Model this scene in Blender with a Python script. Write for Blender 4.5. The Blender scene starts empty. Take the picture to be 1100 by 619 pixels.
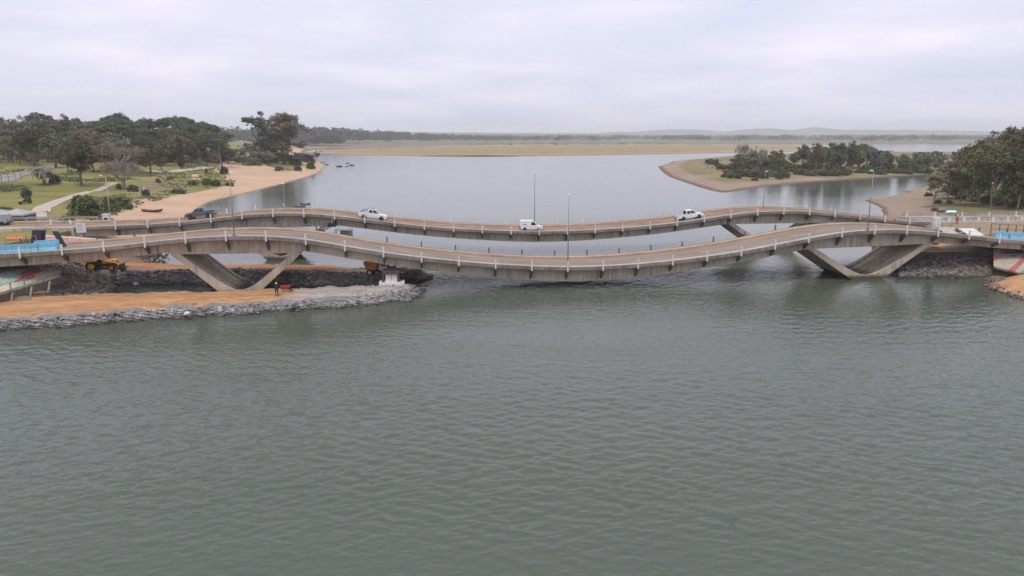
import bpy, bmesh, math, random
import numpy as np
from mathutils import Vector, Matrix, noise as mnoise

random.seed(7); np.random.seed(7)
R = math.radians
SC = bpy.context.scene
COL = SC.collection

# ------------------------------------------------------------------ camera
F, CX, CY, PITCH, H = 770.0, 550.0, 309.5, R(12.0), 21.0     # focal length in photo pixels, camera height above the water
cam = bpy.data.cameras.new("camera"); cam.sensor_width = 36; cam.lens = F / 1100 * 36
cam.clip_start = 0.5; cam.clip_end = 40000
cam_o = bpy.data.objects.new("camera", cam); COL.objects.link(cam_o)
cam_o.location = (0, 0, H); cam_o.rotation_euler = (R(90) - PITCH, 0, 0)
SC.camera = cam_o

# ------------------------------------------------------------------ sky, sun, exposure
SUN_EL, SUN_AZ = R(66), R(200)
world = bpy.data.worlds.new("World"); SC.world = world; world.use_nodes = True
wn, wl = world.node_tree.nodes, world.node_tree.links
wn.clear()
w_out = wn.new("ShaderNodeOutputWorld"); w_bg = wn.new("ShaderNodeBackground")
sky = wn.new("ShaderNodeTexSky"); sky.sky_type = 'NISHITA'; sky.sun_disc = False
sky.sun_elevation = SUN_EL; sky.sun_rotation = SUN_AZ; sky.air_density = 1.0; sky.dust_density = 2.0
w_tc = wn.new("ShaderNodeTexCoord")
w_sep = wn.new("ShaderNodeSeparateXYZ"); wl.new(w_tc.outputs["Generated"], w_sep.inputs[0])
w_abs = wn.new("ShaderNodeMath"); w_abs.operation = 'ABSOLUTE'; wl.new(w_sep.outputs[2], w_abs.inputs[0])
w_add = wn.new("ShaderNodeMath"); w_add.operation = 'ADD'; w_add.inputs[1].default_value = 0.12; wl.new(w_abs.outputs[0], w_add.inputs[0])
w_dx = wn.new("ShaderNodeMath"); w_dx.operation = 'DIVIDE'; wl.new(w_sep.outputs[0], w_dx.inputs[0]); wl.new(w_add.outputs[0], w_dx.inputs[1])
w_dy = wn.new("ShaderNodeMath"); w_dy.operation = 'DIVIDE'; wl.new(w_sep.outputs[1], w_dy.inputs[0]); wl.new(w_add.outputs[0], w_dy.inputs[1])
w_cmb = wn.new("ShaderNodeCombineXYZ"); wl.new(w_dx.outputs[0], w_cmb.inputs[0]); wl.new(w_dy.outputs[0], w_cmb.inputs[1])
w_n1 = wn.new("ShaderNodeTexNoise"); w_n1.inputs["Scale"].default_value = 0.8; w_n1.inputs["Detail"].default_value = 4; w_n1.inputs["Roughness"].default_value = 0.5; w_n1.inputs["Distortion"].default_value = 0.35
wl.new(w_cmb.outputs[0], w_n1.inputs["Vector"])
w_ramp = wn.new("ShaderNodeValToRGB")
cr = w_ramp.color_ramp
cr.elements[0].position = 0.30; cr.elements[0].color = (0.60, 0.63, 0.78, 1)
cr.elements[1].position = 0.74; cr.elements[1].color = (0.90, 0.825, 0.92, 1)
_e = cr.elements.new(0.52); _e.color = (0.71, 0.70, 0.84, 1)
wl.new(w_n1.outputs["Fac"], w_ramp.inputs[0])
w_scale = wn.new("ShaderNodeVectorMath"); w_scale.operation = 'SCALE'; w_scale.inputs["Scale"].default_value = 10.0
wl.new(w_ramp.outputs[0], w_scale.inputs[0])
w_mix = wn.new("ShaderNodeMix"); w_mix.data_type = 'RGBA'; w_mix.inputs["Factor"].default_value = 0.93
wl.new(sky.outputs[0], w_mix.inputs[6]); wl.new(w_scale.outputs[0], w_mix.inputs[7])
wl.new(w_mix.outputs[2], w_bg.inputs[0]); w_bg.inputs[1].default_value = 0.10
wl.new(w_bg.outputs[0], w_out.inputs[0])

sun = bpy.data.lights.new("sun", 'SUN'); sun.energy = 1.5; sun.angle = R(14); sun.color = (1.0, 0.93, 0.84)
sun_o = bpy.data.objects.new("sun", sun); COL.objects.link(sun_o)
_sd = Vector((math.sin(SUN_AZ) * math.cos(SUN_EL), math.cos(SUN_AZ) * math.cos(SUN_EL), math.sin(SUN_EL)))
sun_o.rotation_euler = (-_sd).to_track_quat('-Z', 'Y').to_euler()

SC.render.engine = 'CYCLES'
SC.view_settings.view_transform = 'Standard'; SC.view_settings.look = 'None'
SC.view_settings.exposure = 0.30; SC.view_settings.gamma = 1.0
SC.cycles.use_denoising = True
SC.cycles.max_bounces = 6; SC.cycles.diffuse_bounces = 3; SC.cycles.glossy_bounces = 3
SC.cycles.volume_bounces = 2; SC.cycles.transparent_max_bounces = 8

# ------------------------------------------------------------------ pixel -> place
def ray(x, y):
    a = (x - CX) / F; b = -(y - CY) / F
    return np.array([a, math.cos(PITCH) + b * math.sin(PITCH), -math.sin(PITCH) + b * math.cos(PITCH)])
def G(x, y, z=0.0):                       # where the ray of a pixel meets the level z
    r = ray(x, y); k = (z - H) / r[2]
    return (float(r[0] * k), float(r[1] * k), z)
TH = R(7.0); UC, US = math.cos(TH), math.sin(TH)
def on_line(x, y, D):                     # where it meets the upright plane at distance D parallel to the bridges: (t, z)
    r = ray(x, y); k = D / (-US * r[0] + UC * r[1]); q = r * k
    return float(UC * q[0] + US * q[1]), float(q[2] + H)
def B(t, D, z):                           # bridge coordinates -> world
    return Vector((UC * t - US * D, US * t + UC * D, z))

# ------------------------------------------------------------------ materials
MATS = {}
def nodes(name):
    m = bpy.data.materials.new(name); m.use_nodes = True
    nt = m.node_tree; bs = nt.nodes["Principled BSDF"]
    MATS[name] = m
    return m, nt, bs
def ramp(nt, fac, stops):
    r = nt.nodes.new("ShaderNodeValToRGB"); el = r.color_ramp.elements
    while len(el) > 1: el.remove(el[-1])
    el[0].position = stops[0][0]; el[0].color = (*stops[0][1], 1)
    for p, c in stops[1:]:
        e = el.new(p); e.color = (*c, 1)
    nt.links.new(fac, r.inputs[0]); return r.outputs[0]
def pos(nt, kind="Position", scale=None):
    if kind == "Position":
        o = nt.nodes.new("ShaderNodeNewGeometry").outputs["Position"]
    else:
        o = nt.nodes.new("ShaderNodeTexCoord").outputs["Object"]
    if scale:
        v = nt.nodes.new("ShaderNodeVectorMath"); v.operation = 'MULTIPLY'; v.inputs[1].default_value = scale
        nt.links.new(o, v.inputs[0]); o = v.outputs[0]
    return o
def tex(nt, vec, scale, detail=4, rough=0.55):
    n = nt.nodes.new("ShaderNodeTexNoise"); n.inputs["Scale"].default_value = scale
    n.inputs["Detail"].default_value = detail; n.inputs["Roughness"].default_value = rough
    nt.links.new(vec, n.inputs["Vector"]); return n.outputs["Fac"]
def mixc(nt, fac, a, b):
    m = nt.nodes.new("ShaderNodeMix"); m.data_type = 'RGBA'
    for sock, v in ((m.inputs["Factor"], fac), (m.inputs[6], a), (m.inputs[7], b)):
        if isinstance(v, (int, float)): sock.default_value = v
        elif isinstance(v, tuple): sock.default_value = (*v, 1)
        else: nt.links.new(v, sock)
    return m.outputs[2]
def mathn(nt, op, a, b=0.0):
    m = nt.nodes.new("ShaderNodeMath"); m.operation = op
    for sock, v in ((m.inputs[0], a), (m.inputs[1], b)):
        if isinstance(v, (int, float)): sock.default_value = v
        else: nt.links.new(v, sock)
    return m.outputs[0]
def bump(nt, bs, h, strength=0.4, dist=0.05):
    b = nt.nodes.new("ShaderNodeBump"); b.inputs["Strength"].default_value = strength; b.inputs["Distance"].default_value = dist
    nt.links.new(h, b.inputs["Height"]); nt.links.new(b.outputs[0], bs.inputs["Normal"])
def attr(nt, name):
    a = nt.nodes.new("ShaderNodeAttribute"); a.attribute_name = name; return a.outputs["Fac"]
def speckle(name, c1, c2, scale=1.0, rough=0.85, detail=5, b=0.3, metal=0.0, lo=0.35, hi=0.65, space="Position"):
    m, nt, bs = nodes(name)
    f = tex(nt, pos(nt, space), scale, detail)
    nt.links.new(ramp(nt, f, [(lo, c1), (hi, c2)]), bs.inputs["Base Color"])
    bs.inputs["Roughness"].default_value = rough; bs.inputs["Metallic"].default_value = metal
    if b: bump(nt, bs, f, b, 0.05)
    return m
def paint(name, c, rough=0.35, metal=0.0, coat=0.0, dirt=0.12):
    m, nt, bs = nodes(name)
    f = tex(nt, pos(nt, "Object"), 2.5, 5)
    d = tuple(x * (1 - dirt) * 0.95 for x in c)
    nt.links.new(ramp(nt, f, [(0.35, d), (0.6, c)]), bs.inputs["Base Color"])
    bs.inputs["Roughness"].default_value = rough; bs.inputs["Metallic"].default_value = metal
    bs.inputs["Coat Weight"].default_value = coat
    return m
def leaf(name, c1, c2, c3):
    m, nt, bs = nodes(name)
    f = tex(nt, pos(nt, "Object"), 0.45, 4, 0.7)
    oi = nt.nodes.new("ShaderNodeObjectInfo").outputs["Random"]
    col = ramp(nt, f, [(0.3, c1), (0.5, c2), (0.72, c3)])
    hs = nt.nodes.new("ShaderNodeHueSaturation"); nt.links.new(col, hs.inputs["Color"])
    nt.links.new(mathn(nt, 'ADD', mathn(nt, 'MULTIPLY', oi, 0.5), 0.75), hs.inputs["Value"])
    nt.links.new(mathn(nt, 'ADD', mathn(nt, 'MULTIPLY', oi, 0.035), 0.485), hs.inputs["Hue"])
    nt.links.new(hs.outputs[0], bs.inputs["Base Color"])
    bs.inputs["Roughness"].default_value = 0.7
    bs.inputs["Specular IOR Level"].default_value = 0.2
    return m

# water: murky green river, wind ripples below the bridges, calmer above them
m, nt, bs = nodes("water")
p = pos(nt)
sepw = nt.nodes.new("ShaderNodeSeparateXYZ"); nt.links.new(p, sepw.inputs[0])
mr = nt.nodes.new("ShaderNodeMapRange"); mr.interpolation_type = 'SMOOTHSTEP'
mr.inputs["From Min"].default_value = 82; mr.inputs["From Max"].default_value = 135
mr.inputs["To Min"].default_value = 1.0; mr.inputs["To Max"].default_value = 0.3
nt.links.new(sepw.outputs[1], mr.inputs["Value"])
w1 = tex(nt, pos(nt, "Position", (0.55, 1.0, 1.0)), 0.95, 1.5, 0.45); w2 = tex(nt, pos(nt, "Position", (0.7, 1.0, 1.0)), 2.6, 2, 0.5); w3 = tex(nt, pos(nt, "Position", (0.4, 1, 1)), 0.22, 2)
patch = tex(nt, pos(nt, "Position", (0.5, 1, 1)), 0.028, 4, 0.6)
streak = tex(nt, pos(nt, "Position", (0.12, 1, 1)), 0.11, 3, 0.5)
hh = mathn(nt, 'ADD', mathn(nt, 'ADD', mathn(nt, 'MULTIPLY', w1, 0.6), mathn(nt, 'MULTIPLY', w2, 0.6)), mathn(nt, 'MULTIPLY', w3, 0.5))
amp = mathn(nt, 'MULTIPLY', mr.outputs[0], mathn(nt, 'MAXIMUM', mathn(nt, 'ADD', mathn(nt, 'MULTIPLY', mathn(nt, 'ADD', patch, streak), 1.5), -0.55), 0.35))
hh = mathn(nt, 'MULTIPLY', hh, amp)
bump(nt, bs, hh, 1.0, 0.10)
nt.links.new(mixc(nt, patch, (0.064, 0.080, 0.057), (0.100, 0.116, 0.089)), bs.inputs["Base Color"])
mr2 = nt.nodes.new("ShaderNodeMapRange"); mr2.interpolation_type = 'SMOOTHSTEP'   # ripples too fine to resolve
for k_, v_ in (("From Min", 95), ("From Max", 260), ("To Min", 0.06), ("To Max", 0.10)): mr2.inputs[k_].default_value = v_
nt.links.new(sepw.outputs[1], mr2.inputs["Value"]); nt.links.new(mr2.outputs[0], bs.inputs["Roughness"]); bs.inputs["IOR"].default_value = 1.333

# concrete, weathered with streaks running down
def concrete(name, c1, c2, stain, k_st=0.85):
    m, nt, bs = nodes(name)
    p = pos(nt)
    base = ramp(nt, tex(nt, p, 0.45, 6, 0.7), [(0.3, c1), (0.7, c2)])
    st = tex(nt, pos(nt, "Position", (1.9, 1.9, 0.14)), 1.2, 6, 0.7)
    blotch = tex(nt, p, 0.16, 5, 0.6)
    k = ramp(nt, mathn(nt, 'ADD', mathn(nt, 'MULTIPLY', st, 0.6), mathn(nt, 'MULTIPLY', blotch, 0.4)), [(0.46, (0, 0, 0)), (0.62, (k_st, k_st, k_st))])
    c = mixc(nt, k, base, stain)
    sp_ = nt.nodes.new("ShaderNodeSeparateXYZ"); nt.links.new(p, sp_.inputs[0])
    tide = ramp(nt, mathn(nt, 'ADD', sp_.outputs[2], mathn(nt, 'MULTIPLY', tex(nt, p, 1.5, 4), 0.6)), [(0.25, (0.9, 0.9, 0.9)), (0.75, (0, 0, 0))])
    nt.links.new(mixc(nt, tide, c, (0.05, 0.05, 0.035)), bs.inputs["Base Color"])
    bs.inputs["Roughness"].default_value = 0.92; bs.inputs["Specular IOR Level"].default_value = 0.25
    bump(nt, bs, tex(nt, p, 6, 5), 0.3, 0.03)
concrete("concrete", (0.43, 0.362, 0.285), (0.56, 0.485, 0.39), (0.22, 0.18, 0.135), 0.8)
concrete("concrete_pale", (0.40, 0.37, 0.325), (0.55, 0.51, 0.455), (0.24, 0.21, 0.17))
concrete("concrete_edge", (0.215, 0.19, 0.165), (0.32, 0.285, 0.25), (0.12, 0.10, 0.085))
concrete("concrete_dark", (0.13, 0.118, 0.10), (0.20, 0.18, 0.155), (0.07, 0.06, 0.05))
speckle("post_white", (0.60, 0.565, 0.52), (0.75, 0.72, 0.67), 3.0, 0.7, b=0)
speckle("post_dark", (0.10, 0.105, 0.11), (0.16, 0.165, 0.17), 3.0, 0.6, b=0)
speckle("sidewalk_tan", (0.36, 0.26, 0.165), (0.48, 0.36, 0.235), 0.5, 0.9)
# asphalt, dusty, with a paler wheel track
m, nt, bs = nodes("asphalt")
p = pos(nt)
a1 = ramp(nt, tex(nt, pos(nt, "Position", (0.12, 0.9, 1)), 1.0, 5, 0.6), [(0.3, (0.20, 0.15, 0.115)), (0.7, (0.345, 0.26, 0.19))])
nt.links.new(mixc(nt, mathn(nt, 'MULTIPLY', tex(nt, p, 9, 4), 0.35), a1, (0.15, 0.135, 0.13)), bs.inputs["Base Color"])
bs.inputs["Roughness"].default_value = 0.85
speckle("asphalt_brown", (0.19, 0.125, 0.085), (0.34, 0.225, 0.145), 0.35, 0.88)
speckle("asphalt_grey", (0.20, 0.19, 0.18), (0.29, 0.275, 0.26), 0.4, 0.88)
speckle("line_paint", (0.30, 0.28, 0.26), (0.42, 0.40, 0.37), 1.5, 0.7, b=0)
speckle("steel_grey", (0.23, 0.24, 0.25), (0.33, 0.34, 0.35), 2.0, 0.5, metal=0.3, b=0)
speckle("path_pale", (0.40, 0.33, 0.27), (0.52, 0.44, 0.37), 0.5, 0.95)
def rock(name, c1, c2, c3):
    m, nt, bs = nodes(name); p = pos(nt)
    f = tex(nt, p, 1.6, 2, 0.6); g_ = tex(nt, p, 0.25, 3)
    c = ramp(nt, mathn(nt, 'ADD', mathn(nt, 'MULTIPLY', f, 0.7), mathn(nt, 'MULTIPLY', g_, 0.3)), [(0.36, c1), (0.5, c2), (0.64, c3)])
    sp_ = nt.nodes.new("ShaderNodeSeparateXYZ"); nt.links.new(p, sp_.inputs[0])
    wet = ramp(nt, mathn(nt, 'ADD', sp_.outputs[2], mathn(nt, 'MULTIPLY', f, 0.5)), [(0.0, (1, 1, 1)), (0.35, (0, 0, 0))])
    nt.links.new(mixc(nt, mathn(nt, 'MULTIPLY', wet, 0.8), c, (0.035, 0.036, 0.028)), bs.inputs["Base Color"]); bs.inputs["Roughness"].default_value = 0.85
    bump(nt, bs, tex(nt, p, 7, 4), 0.5, 0.05)
rock("rock_dark", (0.09, 0.075, 0.066), (0.22, 0.188, 0.165), (0.48, 0.42, 0.37))
rock("rock_brown_shaded", (0.05, 0.042, 0.036), (0.125, 0.106, 0.092), (0.30, 0.26, 0.225))  # brown rock with the shade under the near bridge darkened into its colour
rock("rock_pale", (0.08, 0.076, 0.072), (0.24, 0.228, 0.215), (0.58, 0.55, 0.51))
rock("rock_mixed", (0.10, 0.085, 0.075), (0.22, 0.19, 0.165), (0.42, 0.36, 0.30))
speckle("bark", (0.09, 0.075, 0.06), (0.17, 0.145, 0.12), 2.0, 0.9, space="Object")
speckle("bark_grey", (0.17, 0.15, 0.13), (0.28, 0.25, 0.22), 2.0, 0.9, space="Object")
speckle("twig", (0.20, 0.165, 0.135), (0.30, 0.25, 0.21), 1.0, 0.9, b=0, space="Object")
leaf("leaf_dark", (0.044, 0.05, 0.025), (0.091, 0.095, 0.043), (0.17, 0.157, 0.063))
leaf("leaf_pine", (0.052, 0.066, 0.038), (0.093, 0.111, 0.055), (0.157, 0.165, 0.08))
leaf("leaf_olive", (0.081, 0.088, 0.038), (0.142, 0.149, 0.068), (0.216, 0.209, 0.095))
leaf("leaf_green", (0.052, 0.074, 0.027), (0.097, 0.135, 0.047), (0.178, 0.216, 0.074))
leaf("leaf_grey", (0.101, 0.108, 0.081), (0.176, 0.182, 0.135), (0.27, 0.27, 0.203))
leaf("leaf_brown", (0.107, 0.092, 0.054), (0.185, 0.155, 0.09), (0.293, 0.227, 0.125))
leaf("leaf_far", (0.055, 0.065, 0.055), (0.08, 0.09, 0.07), (0.11, 0.115, 0.085))

# land: grass with sand and bare earth where the masks say so
def land(name, g1, g2, g3, sand1, sand2, earth1, earth2):
    m, nt, bs = nodes(name)
    p = pos(nt)
    big = tex(nt, p, 0.035, 5, 0.6); fine = tex(nt, p, 0.9, 5, 0.65)
    g = ramp(nt, big, [(0.34, g1), (0.5, g2), (0.66, g3)])
    g = mixc(nt, mathn(nt, 'MULTIPLY', fine, 0.35), g, tuple(x * 0.62 for x in g1))
    sd = ramp(nt, mathn(nt, 'ADD', mathn(nt, 'MULTIPLY', big, 0.6), mathn(nt, 'MULTIPLY', fine, 0.4)), [(0.35, sand1), (0.65, sand2)])
    er = ramp(nt, fine, [(0.3, earth1), (0.7, earth2)])
    wob = mathn(nt, 'MULTIPLY', mathn(nt, 'SUBTRACT', tex(nt, p, 0.22, 5, 0.65), 0.5), 1.3)
    def mask(n):
        f = mathn(nt, 'ADD', attr(nt, n), wob)
        return ramp(nt, f, [(0.38, (0, 0, 0)), (0.62, (1, 1, 1))])
    c = mixc(nt, mask("earth"), g, er)
    c = mixc(nt, mask("sand"), c, sd)
    wet = ramp(nt, attr(nt, "wet"), [(0.3, (0, 0, 0)), (0.8, (1, 1, 1))])
    c = mixc(nt, mathn(nt, 'MULTIPLY', wet, 0.75), c, tuple(x * 0.42 for x in sand1))
    nt.links.new(c, bs.inputs["Base Color"])
    bs.inputs["Roughness"].default_value = 0.95
    bs.inputs["Specular IOR Level"].default_value = 0.2
    bump(nt, bs, fine, 0.5, 0.2)
    return m
land("park_ground", (0.15, 0.155, 0.042), (0.225, 0.215, 0.06), (0.30, 0.255, 0.095), (0.45, 0.298, 0.185), (0.57, 0.41, 0.275), (0.22, 0.16, 0.10), (0.31, 0.23, 0.155))
land("right_ground", (0.19, 0.17, 0.07), (0.25, 0.20, 0.10), (0.33, 0.255, 0.145), (0.25, 0.19, 0.14), (0.34, 0.26, 0.19), (0.24, 0.18, 0.12), (0.33, 0.25, 0.17))
land("island_ground", (0.17, 0.155, 0.065), (0.25, 0.205, 0.105), (0.32, 0.25, 0.14), (0.25, 0.185, 0.135), (0.35, 0.265, 0.195), (0.2, 0.15, 0.1), (0.3, 0.22, 0.15))
land("sandbar_ground", (0.26, 0.20, 0.09), (0.33, 0.25, 0.115), (0.38, 0.29, 0.15), (0.36, 0.27, 0.2), (0.45, 0.34, 0.26), (0.27, 0.2, 0.12), (0.3, 0.24, 0.14))
land("far_ground", (0.14, 0.14, 0.08), (0.20, 0.18, 0.11), (0.27, 0.22, 0.15), (0.3, 0.25, 0.2), (0.36, 0.3, 0.25), (0.16, 0.13, 0.1), (0.2, 0.17, 0.13))
def earthwork(name, e1, e2, e3):
    m, nt, bs = nodes(name)
    p = pos(nt)
    f = tex(nt, pos(nt, "Position", (0.35, 1.2, 1)), 0.55, 6, 0.65); fine = tex(nt, p, 3.5, 5, 0.7)
    c = ramp(nt, f, [(0.3, e1), (0.52, e2), (0.7, e3)])
    c = mixc(nt, mathn(nt, 'MULTIPLY', fine, 0.4), c, tuple(x * 0.55 for x in e1))
    gr = ramp(nt, mathn(nt, 'ADD', attr(nt, "sand"), mathn(nt, 'MULTIPLY', mathn(nt, 'SUBTRACT', fine, 0.5), 1.2)), [(0.35, (0, 0, 0)), (0.65, (1, 1, 1))])
    c = mixc(nt, gr, c, ramp(nt, fine, [(0.3, (0.30, 0.27, 0.24)), (0.7, (0.47, 0.43, 0.38))]))
    eg = ramp(nt, mathn(nt, 'ADD', attr(nt, "edge"), mathn(nt, 'MULTIPLY', mathn(nt, 'SUBTRACT', fine, 0.5), 0.9)), [(0.35, (0, 0, 0)), (0.65, (1, 1, 1))])
    c = mixc(nt, eg, c, ramp(nt, fine, [(0.3, (0.12, 0.115, 0.11)), (0.7, (0.29, 0.275, 0.265))]))
    c = mixc(nt, mathn(nt, 'MULTIPLY', mathn(nt, 'MULTIPLY', attr(nt, "rut"), fine), 0.9), c, (0.16, 0.10, 0.055))
    wet = ramp(nt, attr(nt, "wet"), [(0.3, (0, 0, 0)), (0.8, (1, 1, 1))])
    c = mixc(nt, wet, c, (0.06, 0.055, 0.045))
    nt.links.new(c, bs.inputs["Base Color"]); bs.inputs["Roughness"].default_value = 0.95
    bump(nt, bs, fine, 0.6, 0.12)
earthwork("orange_earth", (0.39, 0.195, 0.085), (0.52, 0.283, 0.125), (0.57, 0.375, 0.215))
earthwork("red_earth", (0.30, 0.125, 0.055), (0.46, 0.20, 0.085), (0.52, 0.31, 0.16))
speckle("hill", (0.10, 0.11, 0.085), (0.17, 0.17, 0.12), 0.004, 0.95, b=0)

paint("car_white", (0.80, 0.80, 0.80), 0.3, coat=0.5, dirt=0.06)
paint("car_grey", (0.14, 0.155, 0.19), 0.3, 0.5, coat=0.6)
paint("car_silver", (0.42, 0.43, 0.45), 0.3, 0.5, coat=0.5)
paint("black_plastic", (0.02, 0.02, 0.022), 0.5)
paint("tyre_rubber", (0.018, 0.018, 0.018), 0.85)
paint("rim_metal", (0.45, 0.45, 0.46), 0.35, 0.6)
paint("window_glass", (0.015, 0.018, 0.022), 0.06, coat=0.5)
paint("lamp_red", (0.4, 0.02, 0.02), 0.3)
paint("lamp_clear", (0.75, 0.75, 0.72), 0.15)
paint("machine_yellow", (0.72, 0.34, 0.015), 0.45, dirt=0.35)
paint("machine_orange", (0.62, 0.22, 0.02), 0.5, dirt=0.3)
paint("steel_brown", (0.115, 0.07, 0.055), 0.75, dirt=0.4)
paint("white_block", (0.70, 0.69, 0.67), 0.85)
paint("tarp_blue", (0.13, 0.48, 0.74), 0.55, dirt=0.25)
paint("plastic_blue", (0.19, 0.50, 0.69), 0.5, dirt=0.2)
paint("tarp_black", (0.018, 0.017, 0.022), 0.7)
paint("canvas_grey", (0.40, 0.40, 0.39), 0.9)
paint("wall_grey", (0.33, 0.33, 0.31), 0.9)
paint("boat_wood", (0.12, 0.045, 0.03), 0.7)
paint("boat_rim", (0.45, 0.30, 0.22), 0.7)
paint("boat_blue", (0.07, 0.25, 0.38), 0.45)
paint("boat_dark", (0.06, 0.065, 0.085), 0.5)
paint("flag_white", (0.78, 0.78, 0.8), 0.8)
paint("flag_blue", (0.07, 0.09, 0.38), 0.8)
paint("skin", (0.36, 0.21, 0.15), 0.6)
paint("cloth_dark", (0.022, 0.025, 0.03), 0.9)
paint("cloth_orange", (0.62, 0.085, 0.03), 0.85)
paint("cloth_navy", (0.03, 0.035, 0.06), 0.9)
paint("hat_yellow", (0.72, 0.62, 0.04), 0.35)
paint("hat_white", (0.8, 0.8, 0.8), 0.35)
paint("mural_pink", (0.56, 0.27, 0.27), 0.85, dirt=0.3)
paint("mural_mint", (0.36, 0.52, 0.42), 0.85, dirt=0.3)
paint("mural_cream", (0.56, 0.52, 0.38), 0.85, dirt=0.3)
paint("mural_red", (0.42, 0.15, 0.13), 0.85, dirt=0.3)
paint("mural_green", (0.13, 0.24, 0.17), 0.85, dirt=0.3)
paint("barrier_orange", (0.65, 0.25, 0.08), 0.6)
paint("parasol_green", (0.03, 0.19, 0.12), 0.7)
paint("red_paint", (0.42, 0.05, 0.04), 0.55)
paint("house_white", (0.62, 0.60, 0.58), 0.9)
paint("roof_tile", (0.30, 0.16, 0.12), 0.9)

# ------------------------------------------------------------------ mesh helpers
class MB:
    def __init__(s): s.v = []; s.f = []; s.mi = []; s.smooth = False
    def add(s, vs, fs, mi=0):
        o = len(s.v); s.v += [tuple(v) for v in vs]; s.f += [tuple(i + o for i in f) for f in fs]; s.mi += [mi] * len(fs); return s
    def box(s, x0, x1, y0, y1, z0, z1, mi=0, taper=(0, 0, 0, 0)):
        a, b, c, d = taper
        return s.add([(x0, y0, z0), (x1, y0, z0), (x1, y1, z0), (x0, y1, z0), (x0 + a, y0 + c, z1), (x1 - b, y0 + c, z1), (x1 - b, y1 - d, z1), (x0 + a, y1 - d, z1)],
                     [(0, 3, 2, 1), (4, 5, 6, 7), (0, 1, 5, 4), (1, 2, 6, 5), (2, 3, 7, 6), (3, 0, 4, 7)], mi)
    def hexa(s, p, mi=0):
        return s.add(p, [(0, 3, 2, 1), (4, 5, 6, 7), (0, 1, 5, 4), (1, 2, 6, 5), (2, 3, 7, 6), (3, 0, 4, 7)], mi)
    def tube(s, pts, rad, n=6, mi=0, cap=True):
        pts = [Vector(p) for p in pts]; rings = []
        for i, p in enumerate(pts):
            d = (pts[min(i + 1, len(pts) - 1)] - pts[max(i - 1, 0)])
            d = d.normalized() if d.length > 1e-9 else Vector((0, 0, 1))
            a = d.orthogonal().normalized(); b = d.cross(a)
            r = rad[i] if isinstance(rad, (list, tuple)) else rad
            rings.append([p + (a * math.cos(k * 2 * math.pi / n) + b * math.sin(k * 2 * math.pi / n)) * r for k in range(n)])
        # keep rings from twisting
        for i in range(1, len(rings)):
            best = min(range(n), key=lambda q: sum((rings[i][(k + q) % n] - pts[i] - (rings[i - 1][k] - pts[i - 1])).length for k in range(n)))
            rings[i] = [rings[i][(k + best) % n] for k in range(n)]
        vs = [v for r_ in rings for v in r_]; fs = []
        for i in range(len(pts) - 1):
            for k in range(n):
                fs.append((i * n + k, i * n + (k + 1) % n, (i + 1) * n + (k + 1) % n, (i + 1) * n + k))
        if cap: fs.append(tuple(range(n))[::-1]); fs.append(tuple((len(pts) - 1) * n + k for k in range(n)))
        return s.add(vs, fs, mi)
    def prism(s, prof, y0, y1, mi=0):           # profile in x-z, pushed along y
        n = len(prof)
        vs = [(x, y0, z) for x, z in prof] + [(x, y1, z) for x, z in prof]
        fs = [tuple(range(n)), tuple(range(2 * n - 1, n - 1, -1))] + [(i, i + n, (i + 1) % n + n, (i + 1) % n) for i in range(n)]
        return s.add(vs, fs, mi)
    def loft(s, rings, close=True, caps=True, mi=0):
        n = len(rings[0]); vs = [v for r_ in rings for v in r_]; fs = []
        for i in range(len(rings) - 1):
            for k in range(n if close else n - 1):
                fs.append((i * n + k, i * n + (k + 1) % n, (i + 1) * n + (k + 1) % n, (i + 1) * n + k))
        if caps and close: fs.append(tuple(range(n))[::-1]); fs.append(tuple((len(rings) - 1) * n + k for k in range(n)))
        return s.add(vs, fs, mi)
    def mesh(s, name, mats, off=(0, 0, 0), smooth=False):
        me = bpy.data.meshes.new(name)
        me.from_pydata([(v[0] - off[0], v[1] - off[1], v[2] - off[2]) for v in s.v], [], s.f)
        for k in (mats if isinstance(mats, (list, tuple)) else [mats]): me.materials.append(MATS[k])
        if any(s.mi): me.polygons.foreach_set("material_index", s.mi)
        bm = bmesh.new(); bm.from_mesh(me); bmesh.ops.recalc_face_normals(bm, faces=bm.faces); bm.to_mesh(me); bm.free()
        if smooth: me.polygons.foreach_set("use_smooth", [True] * len(me.polygons))
        me.update(); return me
    def build(s, name, mats, parent=None, smooth=False, bevel=0, loc=None, world=True):
        off = (0, 0, 0)
        if parent is not None and world: 
            off = parent["_wl"] if "_wl" in parent else parent.location
        me = s.mesh(name, mats, off, smooth)
        return link(name, me, parent, bevel, loc)
def link(name, me, parent=None, bevel=0, loc=None):
    o = bpy.data.objects.new(name, me); COL.objects.link(o)
    if parent is not None: o.parent = parent
    if loc is not None: o.location = loc
    if bevel:
        b = o.modifiers.new("bevel", 'BEVEL'); b.width = bevel; b.segments = 2; b.limit_method = 'ANGLE'
    return o
def tag(o, label, cat, group=None, kind=None):
    if label: o["label"] = label
    if cat: o["category"] = cat
    if group: o["group"] = group
    if kind: o["kind"] = kind
    return o
def thing(name, label, cat, loc=(0, 0, 0), rot=(0, 0, 0), group=None):
    o = bpy.data.objects.new(name, None); COL.objects.link(o); o.empty_display_size = 0.2
    o.location = loc; o.rotation_euler = rot
    return tag(o, label, cat, group)
def ORD(n): return ["", "first", "second", "third", "fourth", "fifth", "sixth", "seventh", "eighth", "ninth", "tenth", "eleventh", "twelfth"][n] if n < 13 else f"{n}{'th' if 10 <= n % 100 <= 20 else {1: 'st', 2: 'nd', 3: 'rd'}.get(n % 10, 'th')}"
ROWS = {}
def in_row(key, px, o): ROWS.setdefault(key, []).append((px, o)); return o
KIDS = {}
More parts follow.
